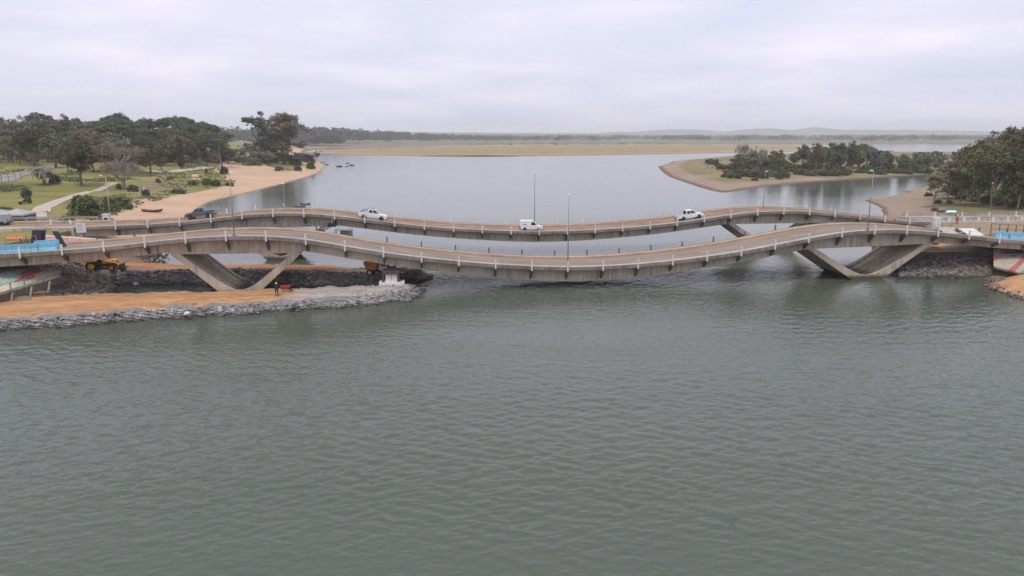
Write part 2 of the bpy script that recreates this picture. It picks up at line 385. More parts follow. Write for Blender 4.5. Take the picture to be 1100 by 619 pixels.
def copy_thing(src, loc, rotz=0.0, scale=1.0, label=None, group=None):
    c = src.copy(); COL.objects.link(c); c.location = loc; c.rotation_euler = (src.rotation_euler[0], src.rotation_euler[1], rotz)
    c.scale = (scale,) * 3 if isinstance(scale, (int, float)) else scale
    if label: c["label"] = label
    if group: c["group"] = group
    for ch in KIDS.get(src.name) or list(src.children):
        d = ch.copy(); COL.objects.link(d); d.parent = c
        for g in list(ch.children):
            e = g.copy(); COL.objects.link(e); e.parent = d
    return c
def fbm(x, y, s, o=4, seed=0.0):
    return mnoise.fractal(Vector((x * s, y * s, seed)), 1.0, 2.0, o)

# ------------------------------------------------------------------ terrain helpers
def sdist(px, py, poly):                        # signed distance, positive inside
    P = np.array([(q[0], q[1]) for q in poly]); Q = np.roll(P, -1, 0)
    best = np.full(px.shape, 1e18); inside = np.zeros(px.shape, bool)
    for (ax, ay), (bx, by) in zip(P, Q):
        dx, dy = bx - ax, by - ay; L = dx * dx + dy * dy + 1e-12
        t = np.clip(((px - ax) * dx + (py - ay) * dy) / L, 0, 1)
        best = np.minimum(best, (px - ax - t * dx) ** 2 + (py - ay - t * dy) ** 2)
        c = ((ay > py) != (by > py)); inside ^= c & (px < dx * (py - ay) / (dy + 1e-12 * (dy == 0)) + ax)
    d = np.sqrt(best); return np.where(inside, d, -d)
def grid_mesh(name, X, Y, Z, mat, masks, kind="structure", cut=-1.1, smooth=True):
    ny, nx = X.shape
    V = np.stack([X.ravel(), Y.ravel(), Z.ravel()], 1)
    idx = np.arange(nx * ny).reshape(ny, nx)
    Fq = np.stack([idx[:-1, :-1].ravel(), idx[:-1, 1:].ravel(), idx[1:, 1:].ravel(), idx[1:, :-1].ravel()], 1)
    Fq = Fq[(V[Fq][:, :, 2] > cut).any(1)]
    used = np.unique(Fq); re = np.full(len(V), -1); re[used] = np.arange(len(used))
    me = bpy.data.meshes.new(name); me.from_pydata(V[used].tolist(), [], re[Fq].tolist())
    for k, a in masks.items():
        at = me.attributes.new(k, 'FLOAT', 'POINT'); at.data.foreach_set("value", a.ravel()[used].astype(np.float32))
    me.materials.append(MATS[mat])
    if smooth: me.polygons.foreach_set("use_smooth", [True] * len(me.polygons))
    me.update(); o = link(name, me); o["kind"] = kind
    return o
def vnoise(X, Y, s, o=4, seed=0.0):
    out = np.empty(X.size)
    for i, (x, y) in enumerate(zip(X.ravel(), Y.ravel())): out[i] = mnoise.fractal(Vector((x * s, y * s, seed)), 1.0, 2.0, o)
    return out.reshape(X.shape)
def fan(u0, u1, nu, y0, y1, ny):
    ys = y0 * (y1 / y0) ** np.linspace(0, 1, ny); us = np.linspace(u0, u1, nu)
    Y = np.repeat(ys[:, None], nu, 1); return Y * us[None, :], Y
def sm(a, lo, hi): 
    t = np.clip((a - lo) / (hi - lo), 0, 1); return t * t * (3 - 2 * t)
HEIGHTS = {}
def sampler(X, Y, Z):                           # height under a point of a fan grid
    us = (X / Y)[0]; ys = Y[:, 0]
    def f(x, y):
        u = x / y; j = np.clip(np.searchsorted(us, u) - 1, 0, len(us) - 2); i = np.clip(np.searchsorted(ys, y) - 1, 0, len(ys) - 2)
        a = np.clip((u - us[j]) / (us[j + 1] - us[j]), 0, 1); b = np.clip((y - ys[i]) / (ys[i + 1] - ys[i]), 0, 1)
        return float((Z[i, j] * (1 - a) + Z[i, j + 1] * a) * (1 - b) + (Z[i + 1, j] * (1 - a) + Z[i + 1, j + 1] * a) * b)
    return f
def foot(x, y, h):                              # the place on the terrain that a pixel shows
    r = ray(x, y); lo = 40.0
    while lo < 3000:
        k = lo / r[1]
        if H + r[2] * k <= h(r[0] * k, lo): break
        lo *= 1.004
    k = lo / r[1]
    return (float(r[0] * k), float(lo), h(r[0] * k, lo))

# ================================================================== SETTING
W = 15000; WZ = -0.4
# one sheet: a fine fan of wind waves round the bridges, stretched out flat to the horizon
nu = 860; us_ = np.concatenate([[-1.0, -0.95], np.linspace(-0.90, 0.90, nu), [0.95, 1.0]])
ys_ = np.concatenate([[10.0, 16.0], 1.0 / np.linspace(1 / 22.0, 1 / 175.0, 560), np.geomspace(185, 9500, 40)])
Yw = np.repeat(ys_[:, None], len(us_), 1); Xw = Yw * us_[None, :]
rs = np.random.RandomState(12); Hw = np.zeros_like(Yw); Lw = np.zeros_like(Yw)
wind = R(84)
for k in range(64):
    lam = 0.36 * (2.4 / 0.36) ** (k / 63.0) * rs.uniform(.9, 1.1); a = wind + rs.normal(0, .42); q = 2 * math.pi / lam
    sl = 0.0235 * (1.0 if lam < 1.1 else (1.1 / lam) ** 1.2)
    Hw += sl / q * np.sin(q * (Xw * math.cos(a) + Yw * math.sin(a)) + rs.uniform(0, 6.28)) * np.clip((lam / (Yw * 0.005)) - 0.6, 0, 1)
for k in range(14):
    lam = rs.uniform(18, 90); a = R(90) + rs.normal(0, .5); Lw += np.sin(2 * math.pi / lam * (Xw * math.cos(a) * .5 + Yw * math.sin(a)) + rs.uniform(0, 6.28))
calm = 1 - 0.66 * sm(Yw - 0.10 * Xw, 92, 128)
fade = sm(-np.abs(Xw / Yw), -0.90, -0.86) * sm(Yw, 22, 24) * (1 - sm(Yw, 140, 172))
Zw = WZ + Hw * np.clip(0.95 + 0.16 * Lw, 0.35, 1.7) * calm * fade
nyw, nxw = Yw.shape; idx = np.arange(nyw * nxw).reshape(nyw, nxw)
Vw = np.stack([Xw.ravel(), Yw.ravel(), Zw.ravel()], 1)
Fw = np.stack([idx[:-1, :-1].ravel(), idx[:-1, 1:].ravel(), idx[1:, 1:].ravel(), idx[1:, :-1].ravel()], 1)
n0 = len(Vw); Vw = np.vstack([Vw, [(-W / 2, -300, WZ), (W / 2, -300, WZ), (-9600, 9500, WZ), (9600, 9500, WZ)]])
side_l = [idx[i, 0] for i in range(nyw)]; side_r = [idx[i, -1] for i in range(nyw)]
polys = [[n0 + 0, n0 + 1] + [int(v) for v in idx[0, ::-1]], [n0 + 0] + [int(v) for v in side_l] , [n0 + 1] + [int(v) for v in side_r[::-1]]]
polys[1] = polys[1] + [n0 + 2]; polys[2] = [n0 + 1, n0 + 3] + [int(v) for v in side_r[::-1]]
Vw[n0 + 2] = (-12000, 9500, WZ); Vw[n0 + 3] = (12000, 9500, WZ)
me = bpy.data.meshes.new("water"); me.vertices.add(len(Vw)); me.vertices.foreach_set("co", Vw.astype(np.float32).ravel())
loops = np.concatenate([Fw.ravel()] + [np.array(p_) for p_ in polys]).astype(np.int32); sizes = np.concatenate([np.full(len(Fw), 4), [len(p_) for p_ in polys]]).astype(np.int32)
me.loops.add(len(loops)); me.loops.foreach_set("vertex_index", loops)
me.polygons.add(len(sizes)); me.polygons.foreach_set("loop_start", np.concatenate([[0], np.cumsum(sizes)[:-1]]).astype(np.int32)); me.polygons.foreach_set("loop_total", sizes)
me.polygons.foreach_set("use_smooth", np.concatenate([np.ones(len(Fw), bool), np.zeros(3, bool)])); me.update(calc_edges=True); me.validate()
me.materials.append(MATS["water"]); o = link("water", me); o["kind"] = "structure"

# ---- left park with its beach
shoreL = [G(*p, 0) for p in [(40, 330), (62, 319), (95, 312), (125, 300), (140, 288), (160, 276), (172, 262), (185, 245), (205, 225), (220, 216), (231, 213), (263.6, 206), (285, 200.5), (303, 196), (325, 190), (337, 186), (344, 182), (345.5, 177.6), (342, 173.5), (330, 170.5), (318, 168)]] \
    + [(-330, 1150, 0), (-420, 1400, 0), (-1900, 1500, 0), (-1900, 60, 0), (-90, 60, 0), (-74, 78, 0)]
X, Y = fan(-1.15, -0.2, 230, 58, 1500, 230)
d = sdist(X, Y, shoreL)
nz = vnoise(X, Y, 0.03, 4); nz2 = vnoise(X, Y, 0.15, 3, 5.0)
steep = 1 - sm(Y, 125, 175)
slope = 0.42 * steep + 0.085 * (1 - steep)
plateau = 5.3 + 0.0085 * np.clip(Y - 150, 0, 400) + nz * (0.25 + 0.5 * sm(Y, 170, 260))
rise = np.where(d > 0, slope * d * (1 + 0.25 * nz), np.maximum(d * 0.25, -1.2))
kk = 0.9
Z = -kk * np.log(np.exp(-np.clip(rise, -3, 40) / kk) + np.exp(-plateau / kk)) + nz2 * 0.12 * sm(d, 0, 12)
sandP = [G(px, py, 2.0)[:2] for px, py in [(60, 262), (98, 240), (118, 227), (140, 222), (146, 214), (160, 212), (178, 213.5), (200, 208), (222, 204.5), (213, 198), (204, 191), (211, 190.5), (228, 201), (243, 200), (256, 197), (240, 192), (230, 186), (238, 181), (252, 176), (275, 178), (300, 181), (320, 184), (335, 180), (342, 176), (352, 172), (352, 195), (260, 215), (190, 262)]]
sand = sm(sdist(X, Y, sandP), -3, 3)
grassP = [G(px, py, 2.5)[:2] for px, py in [(205, 205), (213, 194), (226, 192), (240, 195), (258, 197), (250, 202.5), (228, 207)]]
grassP2 = [G(px, py, 3)[:2] for px, py in [(262, 182), (300, 182), (332, 181), (312, 186.5), (280, 186)]]
grassP3 = [G(px, py, 2.5)[:2] for px, py in [(165, 214), (178, 205), (200, 204), (212, 206), (196, 211), (178, 215)]]
sand = np.maximum(sand, (1 - sm(d, 6, 15)) * sm(Y, 120, 160))
for gp_ in (grassP, grassP3): sand = sand * (1 - 0.95 * sm(sdist(X, Y, gp_), -2, 2))
sand = np.maximum(sand, (1 - sm(d, 9, 16)) * sm(Y, 120, 160))
earthP = [G(px, py, 5.5)[:2] for px, py in [(128, 196), (150, 187), (200, 184), (222, 180), (224, 184), (190, 193), (160, 199), (140, 203)]]
earthP2 = [G(px, py, 2.5)[:2] for px, py in [(175, 206), (195, 199), (206, 197), (226, 204), (200, 209)]]
earth = np.maximum(0.44 * sm(sdist(X, Y, earthP), -2, 2), 0.42 * sm(sdist(X, Y, earthP2), -3, 3))
earth = np.maximum(earth, steep * (Y > 0))
wet = 1 - sm(Z, -0.35, -0.02)
park = grid_mesh("park_ground", X, Y, Z, "park_ground", {"sand": sand, "earth": earth, "wet": wet})
hL = sampler(X, Y, Z)

def ribbon(name, pts, width, mat, h, lift=0.05, n=60):
    P = [Vector((a, b)) for a, b in pts]
    # Catmull-Rom
    out = []
    for i in range(len(P) - 1):
        p0, p1, p2, p3 = P[max(i - 1, 0)], P[i], P[i + 1], P[min(i + 2, len(P) - 1)]
        for k in range(n // (len(P) - 1) + 1):
            t = k / (n // (len(P) - 1) + 1)
            out.append(0.5 * ((2 * p1) + (p2 - p0) * t + (2 * p0 - 5 * p1 + 4 * p2 - p3) * t * t + (3 * p1 - p0 - 3 * p2 + p3) * t ** 3))
    out.append(P[-1]); vs = []; fs = []; nw = 6
    for i, q in enumerate(out):
        dd = (out[min(i + 1, len(out) - 1)] - out[max(i - 1, 0)]).normalized(); nn = Vector((-dd.y, dd.x))
        w = width(i / (len(out) - 1)) if callable(width) else width
        for k in range(nw + 1):
            e = q + nn * (k / nw - 0.5) * w * (1 + 0.06 * fbm(q.x, q.y, 0.2, 3, k)); vs.append((e.x, e.y, h(e.x, e.y) + lift))
    for i in range(len(out) - 1):
        for k in range(nw): a = i * (nw + 1) + k; fs.append((a, a + 1, a + nw + 2, a + nw + 1))
    mb = MB(); mb.add(vs, fs); o = mb.build(name, mat, smooth=True); o["kind"] = "structure"; return o
fl = lambda px, py: foot(px, py, hL)[:2]
ribbon("footpath", [fl(36, 236), fl(44, 228), fl(56, 219.5), fl(75, 212.5), fl(98, 206), fl(115, 200.5), fl(126, 197)], lambda t: 4.3 - 2.1 * t, "path_pale", hL, 0.12)
ribbon("park_road", [fl(-45, 202), fl(-12, 195.5), fl(12, 190.5), fl(30, 186), fl(39, 183), fl(60, 178)], 7.0, "asphalt_grey", hL, 0.14)
ribbon("sandy_track", [fl(130, 183), fl(165, 184.5), fl(190, 184.2), fl(207, 182.3), fl(222, 180), fl(245, 178.5)], 5.5, "path_pale", hL, 0.14)

# ---- right bank
shoreR = [G(*p, 0) for p in [(948, 288), (962, 285), (975, 290), (1000, 294.5), (1060, 294.5), (1072, 298), (1100, 301)]] + [(150, 92, 0), (700, 92, 0), (700, 330, 0)] \
    + [G(*p, 0) for p in [(1130, 197), (1080, 197.5), (1030, 198), (1000, 199), (991, 201.5), (973, 205), (984, 205.5), (966, 209.5), (954, 213), (934, 214), (946, 219), (954, 223), (956, 230), (952, 245), (946, 262), (944, 278)]]
X, Y = fan(0.44, 1.25, 170, 88, 345, 190)
d = sdist(X, Y, shoreR)
nz = vnoise(X, Y, 0.04, 4, 2.0); nz2 = vnoise(X, Y, 0.2, 3, 3.0)
t_ = UC * X + US * Y; D_ = -US * X + UC * Y
steep = 1 - sm(Y, 135, 165)
slope = 0.40 * steep + 0.075 * (1 - steep)
plateau = 3.0 + 1.7 * steep * sm(t_, 84, 97) + nz * 0.3
rise = np.where(d > 0, slope * d * (1 + 0.2 * nz), np.maximum(d * 0.25, -1.2))
Z = -0.6 * np.log(np.exp(-np.clip(rise, -3, 40) / 0.6) + np.exp(-plateau / 0.6)) + nz2 * 0.1
gate = sm(X / Y, 0.0, 0.01)
sand = np.maximum((1 - sm(d, 5, 22)) * sm(Y, 150, 190), 0.0)
earth = np.maximum(steep * 1.0, 0.55 * sm(-np.abs(Y - 172), -16, -6))
wet = 1 - sm(Z, -0.3, 0.15)
right_bank = grid_mesh("right_bank_ground", X, Y, Z, "right_ground", {"sand": sand, "earth": earth, "wet": wet})
hR = sampler(X, Y, Z)

# ---- wooded island, golden sandbar, land far behind
shoreI = [G(*p, 0) for p in [(711, 178.5), (716, 184), (725, 189.5), (740, 194.5), (754.5, 199), (768, 203), (778, 205), (794.5, 202.5), (820, 198.5), (845, 196.5), (874, 194), (918, 191.5), (954, 189), (1002, 186.5), (1040, 184.5), (1100, 183)]] \
    + [(760, 760, 0), (620, 900, 0), (420, 930, 0), (250, 800, 0), (140, 620, 0)] + [G(722, 175.5, 0)]
X, Y = fan(0.14, 0.95, 200, 262, 1000, 140)
d = sdist(X, Y, shoreI); nz = vnoise(X, Y, 0.02, 4, 7.0)
rise = np.where(d > 0, 0.055 * d * (1 + 0.3 * nz), np.maximum(d * 0.15, -1.2)); plateau = 2.6 + nz * 0.5
Z = -0.4 * np.log(np.exp(-np.clip(rise, -3, 40) / 0.4) + np.exp(-plateau / 0.4))
sand = (1 - sm(d, 4, 17)) * (1 - 0.8 * sm(X, 125, 185)); wet = 1 - sm(Z, -0.3, 0.3)
island = grid_mesh("island_ground", X, Y, Z, "island_ground", {"sand": sand, "earth": 0 * sand, "wet": wet}); hI = sampler(X, Y, Z)

shoreS = [G(*p, 0) for p in [(322, 163.5), (350, 165), (390, 166.3), (450, 167.3), (520, 167.8), (580, 167), (640, 166.2), (700, 165.3), (760, 164.2), (810, 163.2), (860, 162.5), (915, 161.5), (930, 159.5), (880, 157.4), (800, 156.4), (700, 156.2), (600, 156.3), (520, 157), (450, 158.3), (380, 159.6), (330, 161.5)]]
X, Y = fan(-0.34, 0.56, 190, 780, 1750, 110)
d = sdist(X, Y, shoreS); nz = vnoise(X, Y, 0.012, 4, 11.0)
rise = np.where(d > 0, 0.03 * d * (1 + 0.4 * nz), np.maximum(d * 0.1, -1.2)); plateau = 1.3 + 0.25 * nz
Z = -0.25 * np.log(np.exp(-np.clip(rise, -3, 40) / 0.25) + np.exp(-plateau / 0.25))
grid_mesh("sandbar_ground", X, Y, Z, "sandbar_ground", {"sand": 0.9 * (1 - sm(d, 12, 34)), "earth": 0 * d, "wet": 1 - sm(np.abs(d), 3, 12)}); hS = sampler(X, Y, Z)

shoreF = [(-2600, 1500, 0), (-700, 1300, 0)] + [G(*p, 0) for p in [(322, 160.2), (360, 159), (420, 157.4), (480, 156.2), (560, 155.3), (650, 155.0), (760, 155.0), (850, 155.6), (905, 155.2), (940, 154.6), (1000, 155.0), (1050, 156), (1120, 156.4)]] + [(2600, 1700, 0), (7000, 1900, 0), (7000, 9300, 0), (-7000, 9300, 0), (-7000, 1650, 0)]
X, Y = fan(-1.0, 1.0, 160, 1150, 9300, 90)
d = sdist(X, Y, shoreF); nz = vnoise(X, Y, 0.003, 4, 13.0)
rise = np.where(d > 0, 0.02 * d, np.maximum(d * 0.05, -1.2)); plateau = 3.0 + 1.0 * nz + 14 * sm(Y, 3500, 7000)
Z = -0.8 * np.log(np.exp(-np.clip(rise, -3, 60) / 0.8) + np.exp(-np.minimum(plateau, 40) / 0.8))
grid_mesh("far_ground", X, Y, Z, "far_ground", {"sand": 0.45 * (1 - sm(d, 20, 90)), "earth": 0 * d, "wet": 0 * d}); hF = sampler(X, Y, Z)

def hills(name, y0, prof, x0, x1, seed, mat="hill"):
    n = 160; m_ = 16; xs = np.linspace(x0, x1, n); ys = np.linspace(y0, y0 + 1600, m_)
    Yg, Xg = np.meshgrid(ys, xs, indexing='ij')
    q = np.interp(xs / y0 * F / 1.0 + 550, [p_[0] for p_ in prof], [p_[1] for p_ in prof])
    rough = np.array([0.16 * fbm(x, 0, 0.0022, 5, seed) + 0.07 * fbm(x, 3, 0.012, 4, seed) for x in xs])
    Zg = np.sin(np.linspace(0.0, math.pi, m_))[:, None] * (q * (1 + rough))[None, :] - 3
    grid_mesh(name, Xg, Yg, Zg, mat, {"sand": 0 * Xg}, cut=-10)
hills("far_hills", 6600, [(0, 45), (330, 55), (440, 60), (560, 50), (650, 52), (700, 68), (760, 88), (800, 70), (850, 92), (880, 80), (905, 104), (940, 82), (1010, 80), (1100, 70), (1300, 60)], -5400, 6900, 3.0)
hills("far_ridge", 4300, [(0, 30), (330, 48), (440, 44), (560, 38), (700, 30), (850, 30), (1000, 26), (1200, 28)], -3600, 4300, 9.0)

# ------------------------------------------------------------------ earthworks: working platforms of tipped earth, edged with rock
def platform(name, poly, top, mat, step, slope, seed, gravel=None, rough=0.12, edge_k=1.0):
    P = np.array([q[:2] for q in poly]); x0, y0 = P.min(0) - 3; x1, y1 = P.max(0) + 3
    Xg, Yg = np.meshgrid(np.arange(x0, x1, step), np.arange(y0, y1, step))
    wob = vnoise(Xg, Yg, 0.35, 3, seed)
    d = sdist(Xg, Yg, poly) + wob * 0.7
    tp = top(Xg, Yg) if callable(top) else top
    tp = tp + vnoise(Xg, Yg, 0.5, 4, seed + 3) * rough
    Zg = np.minimum(np.where(d > 0, d * slope, d * 0.5), tp)
    Zg = np.maximum(Zg, -1.0)
    dr_ = sdist(Xg, Yg, poly) + vnoise(Xg, Yg, 0.06, 2, seed + 9) * 1.2; e0 = 1.25 * np.asarray(tp) / slope
    rut = np.exp(-((dr_ - e0 - 0.9) / 0.3) ** 2) + np.exp(-((dr_ - e0 - 2.6) / 0.3) ** 2); Zg = Zg - 0.09 * rut * (Zg > 0.3)
    edge = 1 - sm(d, 0.85 * np.asarray(tp) / slope, 1.35 * np.asarray(tp) / slope)
    gv = np.zeros_like(d) if gravel is None else gravel(Xg, Yg)
    o = grid_mesh(name, Xg, Yg, Zg, mat, {"sand": gv, "edge": edge * edge_k, "rut": rut, "wet": 1 - sm(Zg, -0.35, 0.0)})
    def h(x, y):
        j = int(np.clip(round((x - x0) / step), 0, Xg.shape[1] - 1)); i = int(np.clip(round((y - y0) / step), 0, Xg.shape[0] - 1)); return float(Zg[i, j])
    return o, h, (Xg, Yg, Zg, d)
front_poly = [G(*p, 0) for p in [(-80, 372), (-30, 357), (0, 351), (60, 347), (120, 342.5), (200, 337), (300, 330.5), (400, 324), (437, 319.5), (450, 314)]] \
    + [G(*p, 0) for p in [(452, 309), (430, 309), (400, 310), (330, 312.5), (250, 316), (200, 317), (120, 318.5), (60, 321.5), (0, 326), (-80, 335)]]
front, hP, gP = platform("works_platform", front_poly, lambda x, y: 0.72 + 0 * x, "orange_earth", 0.45, 0.62, 1.0,
                         gravel=lambda x, y: sm(x, -36, -24) * 0.8, rough=0.26)
cause_poly = [G(*p, 0) for p in [(30, 318), (75, 306), (110, 303), (150, 302), (240, 302.3), (300, 304), (350, 305), (400, 304.5), (435, 301.5), (452, 298), (458, 295.5)]] \
    + [G(*p, 0) for p in [(455, 293.5), (430, 292), (400, 291.8), (330, 291.3), (240, 291.2), (190, 291), (140, 290.5), (90, 289.5), (40, 288)]]
cause, hC, gC = platform("causeway", cause_poly, lambda x, y: 1.32 - 0.4 * sm(x, -32, -18) + 0.5 * (1 - sm(x, -62, -50)), "red_earth", 0.4, 0.85, 5.0,
                         gravel=lambda x, y: sm(x, -33, -24) * 0.62)
heap_poly = [G(*p, 0) for p in [(1064, 306.5), (1080, 311.5), (1100, 317.5), (1140, 330), (1180, 320), (1180, 296), (1130, 294), (1090, 298), (1075, 301)]]
heap, hH, gH = platform("earth_heap_ground", heap_poly, lambda x, y: 1.5 + 0 * x, "orange_earth", 0.4, 0.5, 8.0, edge_k=0.3)
# orange fill under the near bridge at the right bank
_unused = [G(*p, 2.2)[:2] for p in [(978, 277), (1000, 272), (1070, 271), (1074, 262), (1060, 255), (990, 256)]]
fill, hFi, gFi = platform("bank_fill", [(*q, 0) for q in [B(75.5, 105.2, 0)[:2], B(79, 103.9, 0)[:2], B(90.2, 103.6, 0)[:2], B(90.2, 124, 0)[:2], B(84, 124, 0)[:2], B(77, 114, 0)[:2]]],
                          lambda x, y: 2.5 + 0.12 * np.clip(-US * x + UC * y - 108.0, 0, 9), "orange_earth", 0.4, 1.7, 12.0)

def rock_variants(n, seed):
    rnd = random.Random(seed); out = []
    for k in range(n):
        bm = bmesh.new(); bmesh.ops.create_icosphere(bm, subdivisions=1, radius=1.0)
        ax = Vector((rnd.uniform(0.7, 1.25), rnd.uniform(0.7, 1.25), rnd.uniform(0.5, 0.9)))
        for v in bm.verts: v.co = Vector((v.co.x * ax.x, v.co.y * ax.y, v.co.z * ax.z)) * rnd.uniform(0.78, 1.18)
        bmesh.ops.dissolve_limit(bm, angle_limit=0.35, verts=bm.verts, edges=bm.edges)
        bmesh.ops.triangulate(bm, faces=bm.faces)
        bm.verts.ensure_lookup_table(); out.append((np.array([v.co[:] for v in bm.verts]), [tuple(v.index for v in f.verts) for f in bm.faces])); bm.free()
    return out
ROCKS = rock_variants(14, 3)
def scatter_rocks(name, spots, size, mat, label, seed):
    rnd = random.Random(seed); V = []; Fc = []; off = 0
    for (x, y, z) in spots:
        vs, fs = ROCKS[rnd.randrange(len(ROCKS))]
        s = (size[0] + (size[1] - size[0]) * rnd.random() ** 1.8) * (1.0 + 1.3 * rnd.random() ** 14); a = rnd.uniform(0, 6.28); ca, sa = math.cos(a), math.sin(a)
        q = np.stack([vs[:, 0] * ca - vs[:, 1] * sa, vs[:, 0] * sa + vs[:, 1] * ca, vs[:, 2]], 1) * s + np.array([x, y, z + s * 0.18])
        V += q.tolist(); Fc += [tuple(i + off for i in f) for f in fs]; off += len(vs)
    me = bpy.data.meshes.new(name); me.from_pydata(V, [], Fc); me.materials.append(MATS[mat]); me.update()
    return tag(link(name, me), label, "rocks", kind="stuff")
def slope_spots(g, n, zlo, zhi, test, seed):
    rnd = random.Random(seed); Xg, Yg, Zg, d = g; ok = np.argwhere((Zg > zlo) & (Zg < zhi) & (d < 3.0) & test(Xg, Yg)); out = []
    for _ in range(n):
        i, j = ok[rnd.randrange(len(ok))]; out.append((Xg[i, j] + rnd.uniform(-.25, .25), Yg[i, j] + rnd.uniform(-.25, .25), Zg[i, j]))
    return out
scatter_rocks("riprap_rocks", slope_spots(gP, 12000, -0.7, 0.55, lambda x, y: (y < 88 + 0.12 * (x + 60)) & (x < -37), 1) , (0.045, 0.14), "rock_pale",
              "pale grey crushed rock edging the orange working platform by the river", 1)
scatter_rocks("riprap_rocks", slope_spots(gP, 5500, -0.7, 0.5, lambda x, y: (x >= -37), 2) + slope_spots(gP, 160, 0.4, 1.2, lambda x, y: (x >= -21), 21), (0.045, 0.16), "rock_pale",
              "grey and white rubble round the tip of the working platform", 2)
scatter_rocks("riprap_rocks", slope_spots(gC, 7500, -0.7, 1.55, lambda x, y: (y < 106.8 + 0.12 * (x + 40)), 3), (0.09, 0.25), "rock_dark",
              "dark rock facing the causeway between the two bridges", 3)
scatter_rocks("riprap_rocks", slope_spots(gC, 1100, -0.7, 1.2, lambda x, y: (x > -19), 4), (0.11, 0.30), "rock_dark",
              "blackish rocks heaped at the far tip of the causeway", 4)
scatter_rocks("riprap_rocks", slope_spots(gH, 700, -0.7, 0.35, lambda x, y: (x < 200), 5), (0.12, 0.34), "rock_mixed",
              "grey brown gravel edging the orange heap below the painted abutment", 5)
# right bank rip-rap, laid on the slope below the fill
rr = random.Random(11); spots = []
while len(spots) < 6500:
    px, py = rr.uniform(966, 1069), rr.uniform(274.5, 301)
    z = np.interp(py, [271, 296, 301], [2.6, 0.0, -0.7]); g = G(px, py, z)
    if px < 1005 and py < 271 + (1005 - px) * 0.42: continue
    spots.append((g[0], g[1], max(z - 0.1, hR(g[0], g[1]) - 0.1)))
scatter_rocks("riprap_rocks", spots, (0.10, 0.28), "rock_brown_shaded", "brown rock armouring the far bank with the shade under the near bridge darkened into its colour", 6)
# left: dark rocks and mud between the ramp and the causeway, and rocks in the shallows below the beach
rr = random.Random(12); spots = []
while len(spots) < 1800:
    px, py = rr.uniform(52, 118), rr.uniform(291, 318)
    if py > 320 - (px - 52) * 0.13 or py < 300 - (px - 52) * 0.12: continue
    g = G(px, py, 0.4); spots.append((g[0], g[1], max(hL(g[0], g[1]), 0.0) if g[1] > 58 else 0.0))
scatter_rocks("riprap_rocks", spots, (0.09, 0.27), "rock_dark", "dark rocks and rubble at the foot of the grey ramp", 7)
spots = [(*G(rr.uniform(150, 181), rr.uniform(269, 281), 0)[:2], 0.0) for _ in range(60)]
scatter_rocks("shallows_rocks", spots, (0.15, 0.42), "rock_dark", "scattered dark rocks standing in the shallows behind the causeway", 8)
for px, py, s, lab in [(315, 327.5, 0.75, "largest pale boulder at the water's edge of the platform"), (201, 336.5, 0.5, "small white boulder on the platform's grey rubble edge"), (146, 305, 0.42, "white stone lying on the dark causeway rocks")]:
    g = G(px, py, 0.4); vs, fs = ROCKS[int(px) % 14]; mb = MB(); mb.add([(v[0] * s, v[1] * s, v[2] * s) for v in vs], fs)
    tag(mb.build("boulder", "rock_pale" if px > 310 else "white_block", loc=g), lab, "boulder")

# ================================================================== BRIDGES
near_pts = [(-52, 6.12), (-46.7, 6.43), (-41.4, 6.7), (-36.2, 7.3), (-31, 7.75), (-25.8, 7.96), (-20.7, 7.87), (-15.5, 7.28), (-10.5, 6.2), (-5.3, 5.22), (-.2, 4.42), (4.9, 3.82), (9.9, 3.3), (15.1, 2.89), (20.2, 2.65), (25.4, 2.66), (30.6, 2.9), (35.8, 3.28), (40.9, 3.79), (46, 4.42), (51.3, 5.3), (56.4, 6.25), (61.1, 7.0), (66.4, 7.33), (71.4, 7.25), (77.3, 6.73), (82, 6.18), (87.2, 5.49), (100, 4.7)]
far_pts = [(-51.4, 6.16), (-46.3, 6.33), (-41.1, 6.6), (-35.9, 7.1), (-30.7, 7.75), (-25.5, 8.0), (-20.5, 7.94), (-15.3, 7.4), (-10.3, 6.7), (-5.1, 5.95), (0, 5.3), (5.1, 4.87), (10.3, 4.53), (15.4, 4.22), (20.5, 4.06), (25.8, 4.06), (30.8, 4.2), (36, 4.45), (41.2, 4.8), (46.2, 5.25), (51.3, 5.9), (56.5, 6.6), (61.6, 7.12), (66.8, 7.25), (71.8, 7.02), (77.1, 6.57), (82.5, 5.95), (87.6, 5.4), (92.9, 4.75)]
def profile(pts, lo, hi):
    ts = np.arange(-90, 140, 0.25); a = [(-90, lo), (-64, lo + 0.05)] + pts + [(125, hi), (140, hi)]
    z = np.interp(ts, [q[0] for q in a], [q[1] for q in a]); k = np.exp(-0.5 * (np.arange(-40, 41) * 0.25 / 3.0) ** 2); k /= k.sum()
    zs = np.convolve(np.pad(z, 40, mode='edge'), k, 'valid')
    zs = zs + (z - zs) * 0.15
    return lambda t: float(np.interp(t, ts, zs))
zN = profile(near_pts, 5.6, 4.2); zFb = profile(far_pts, 6.0, 4.4)
PIERS = (-25.3, 66.8); HALFS = {-25.3: 8.6, 66.8: 10.1}; WID = 10.2; TAN = math.tan

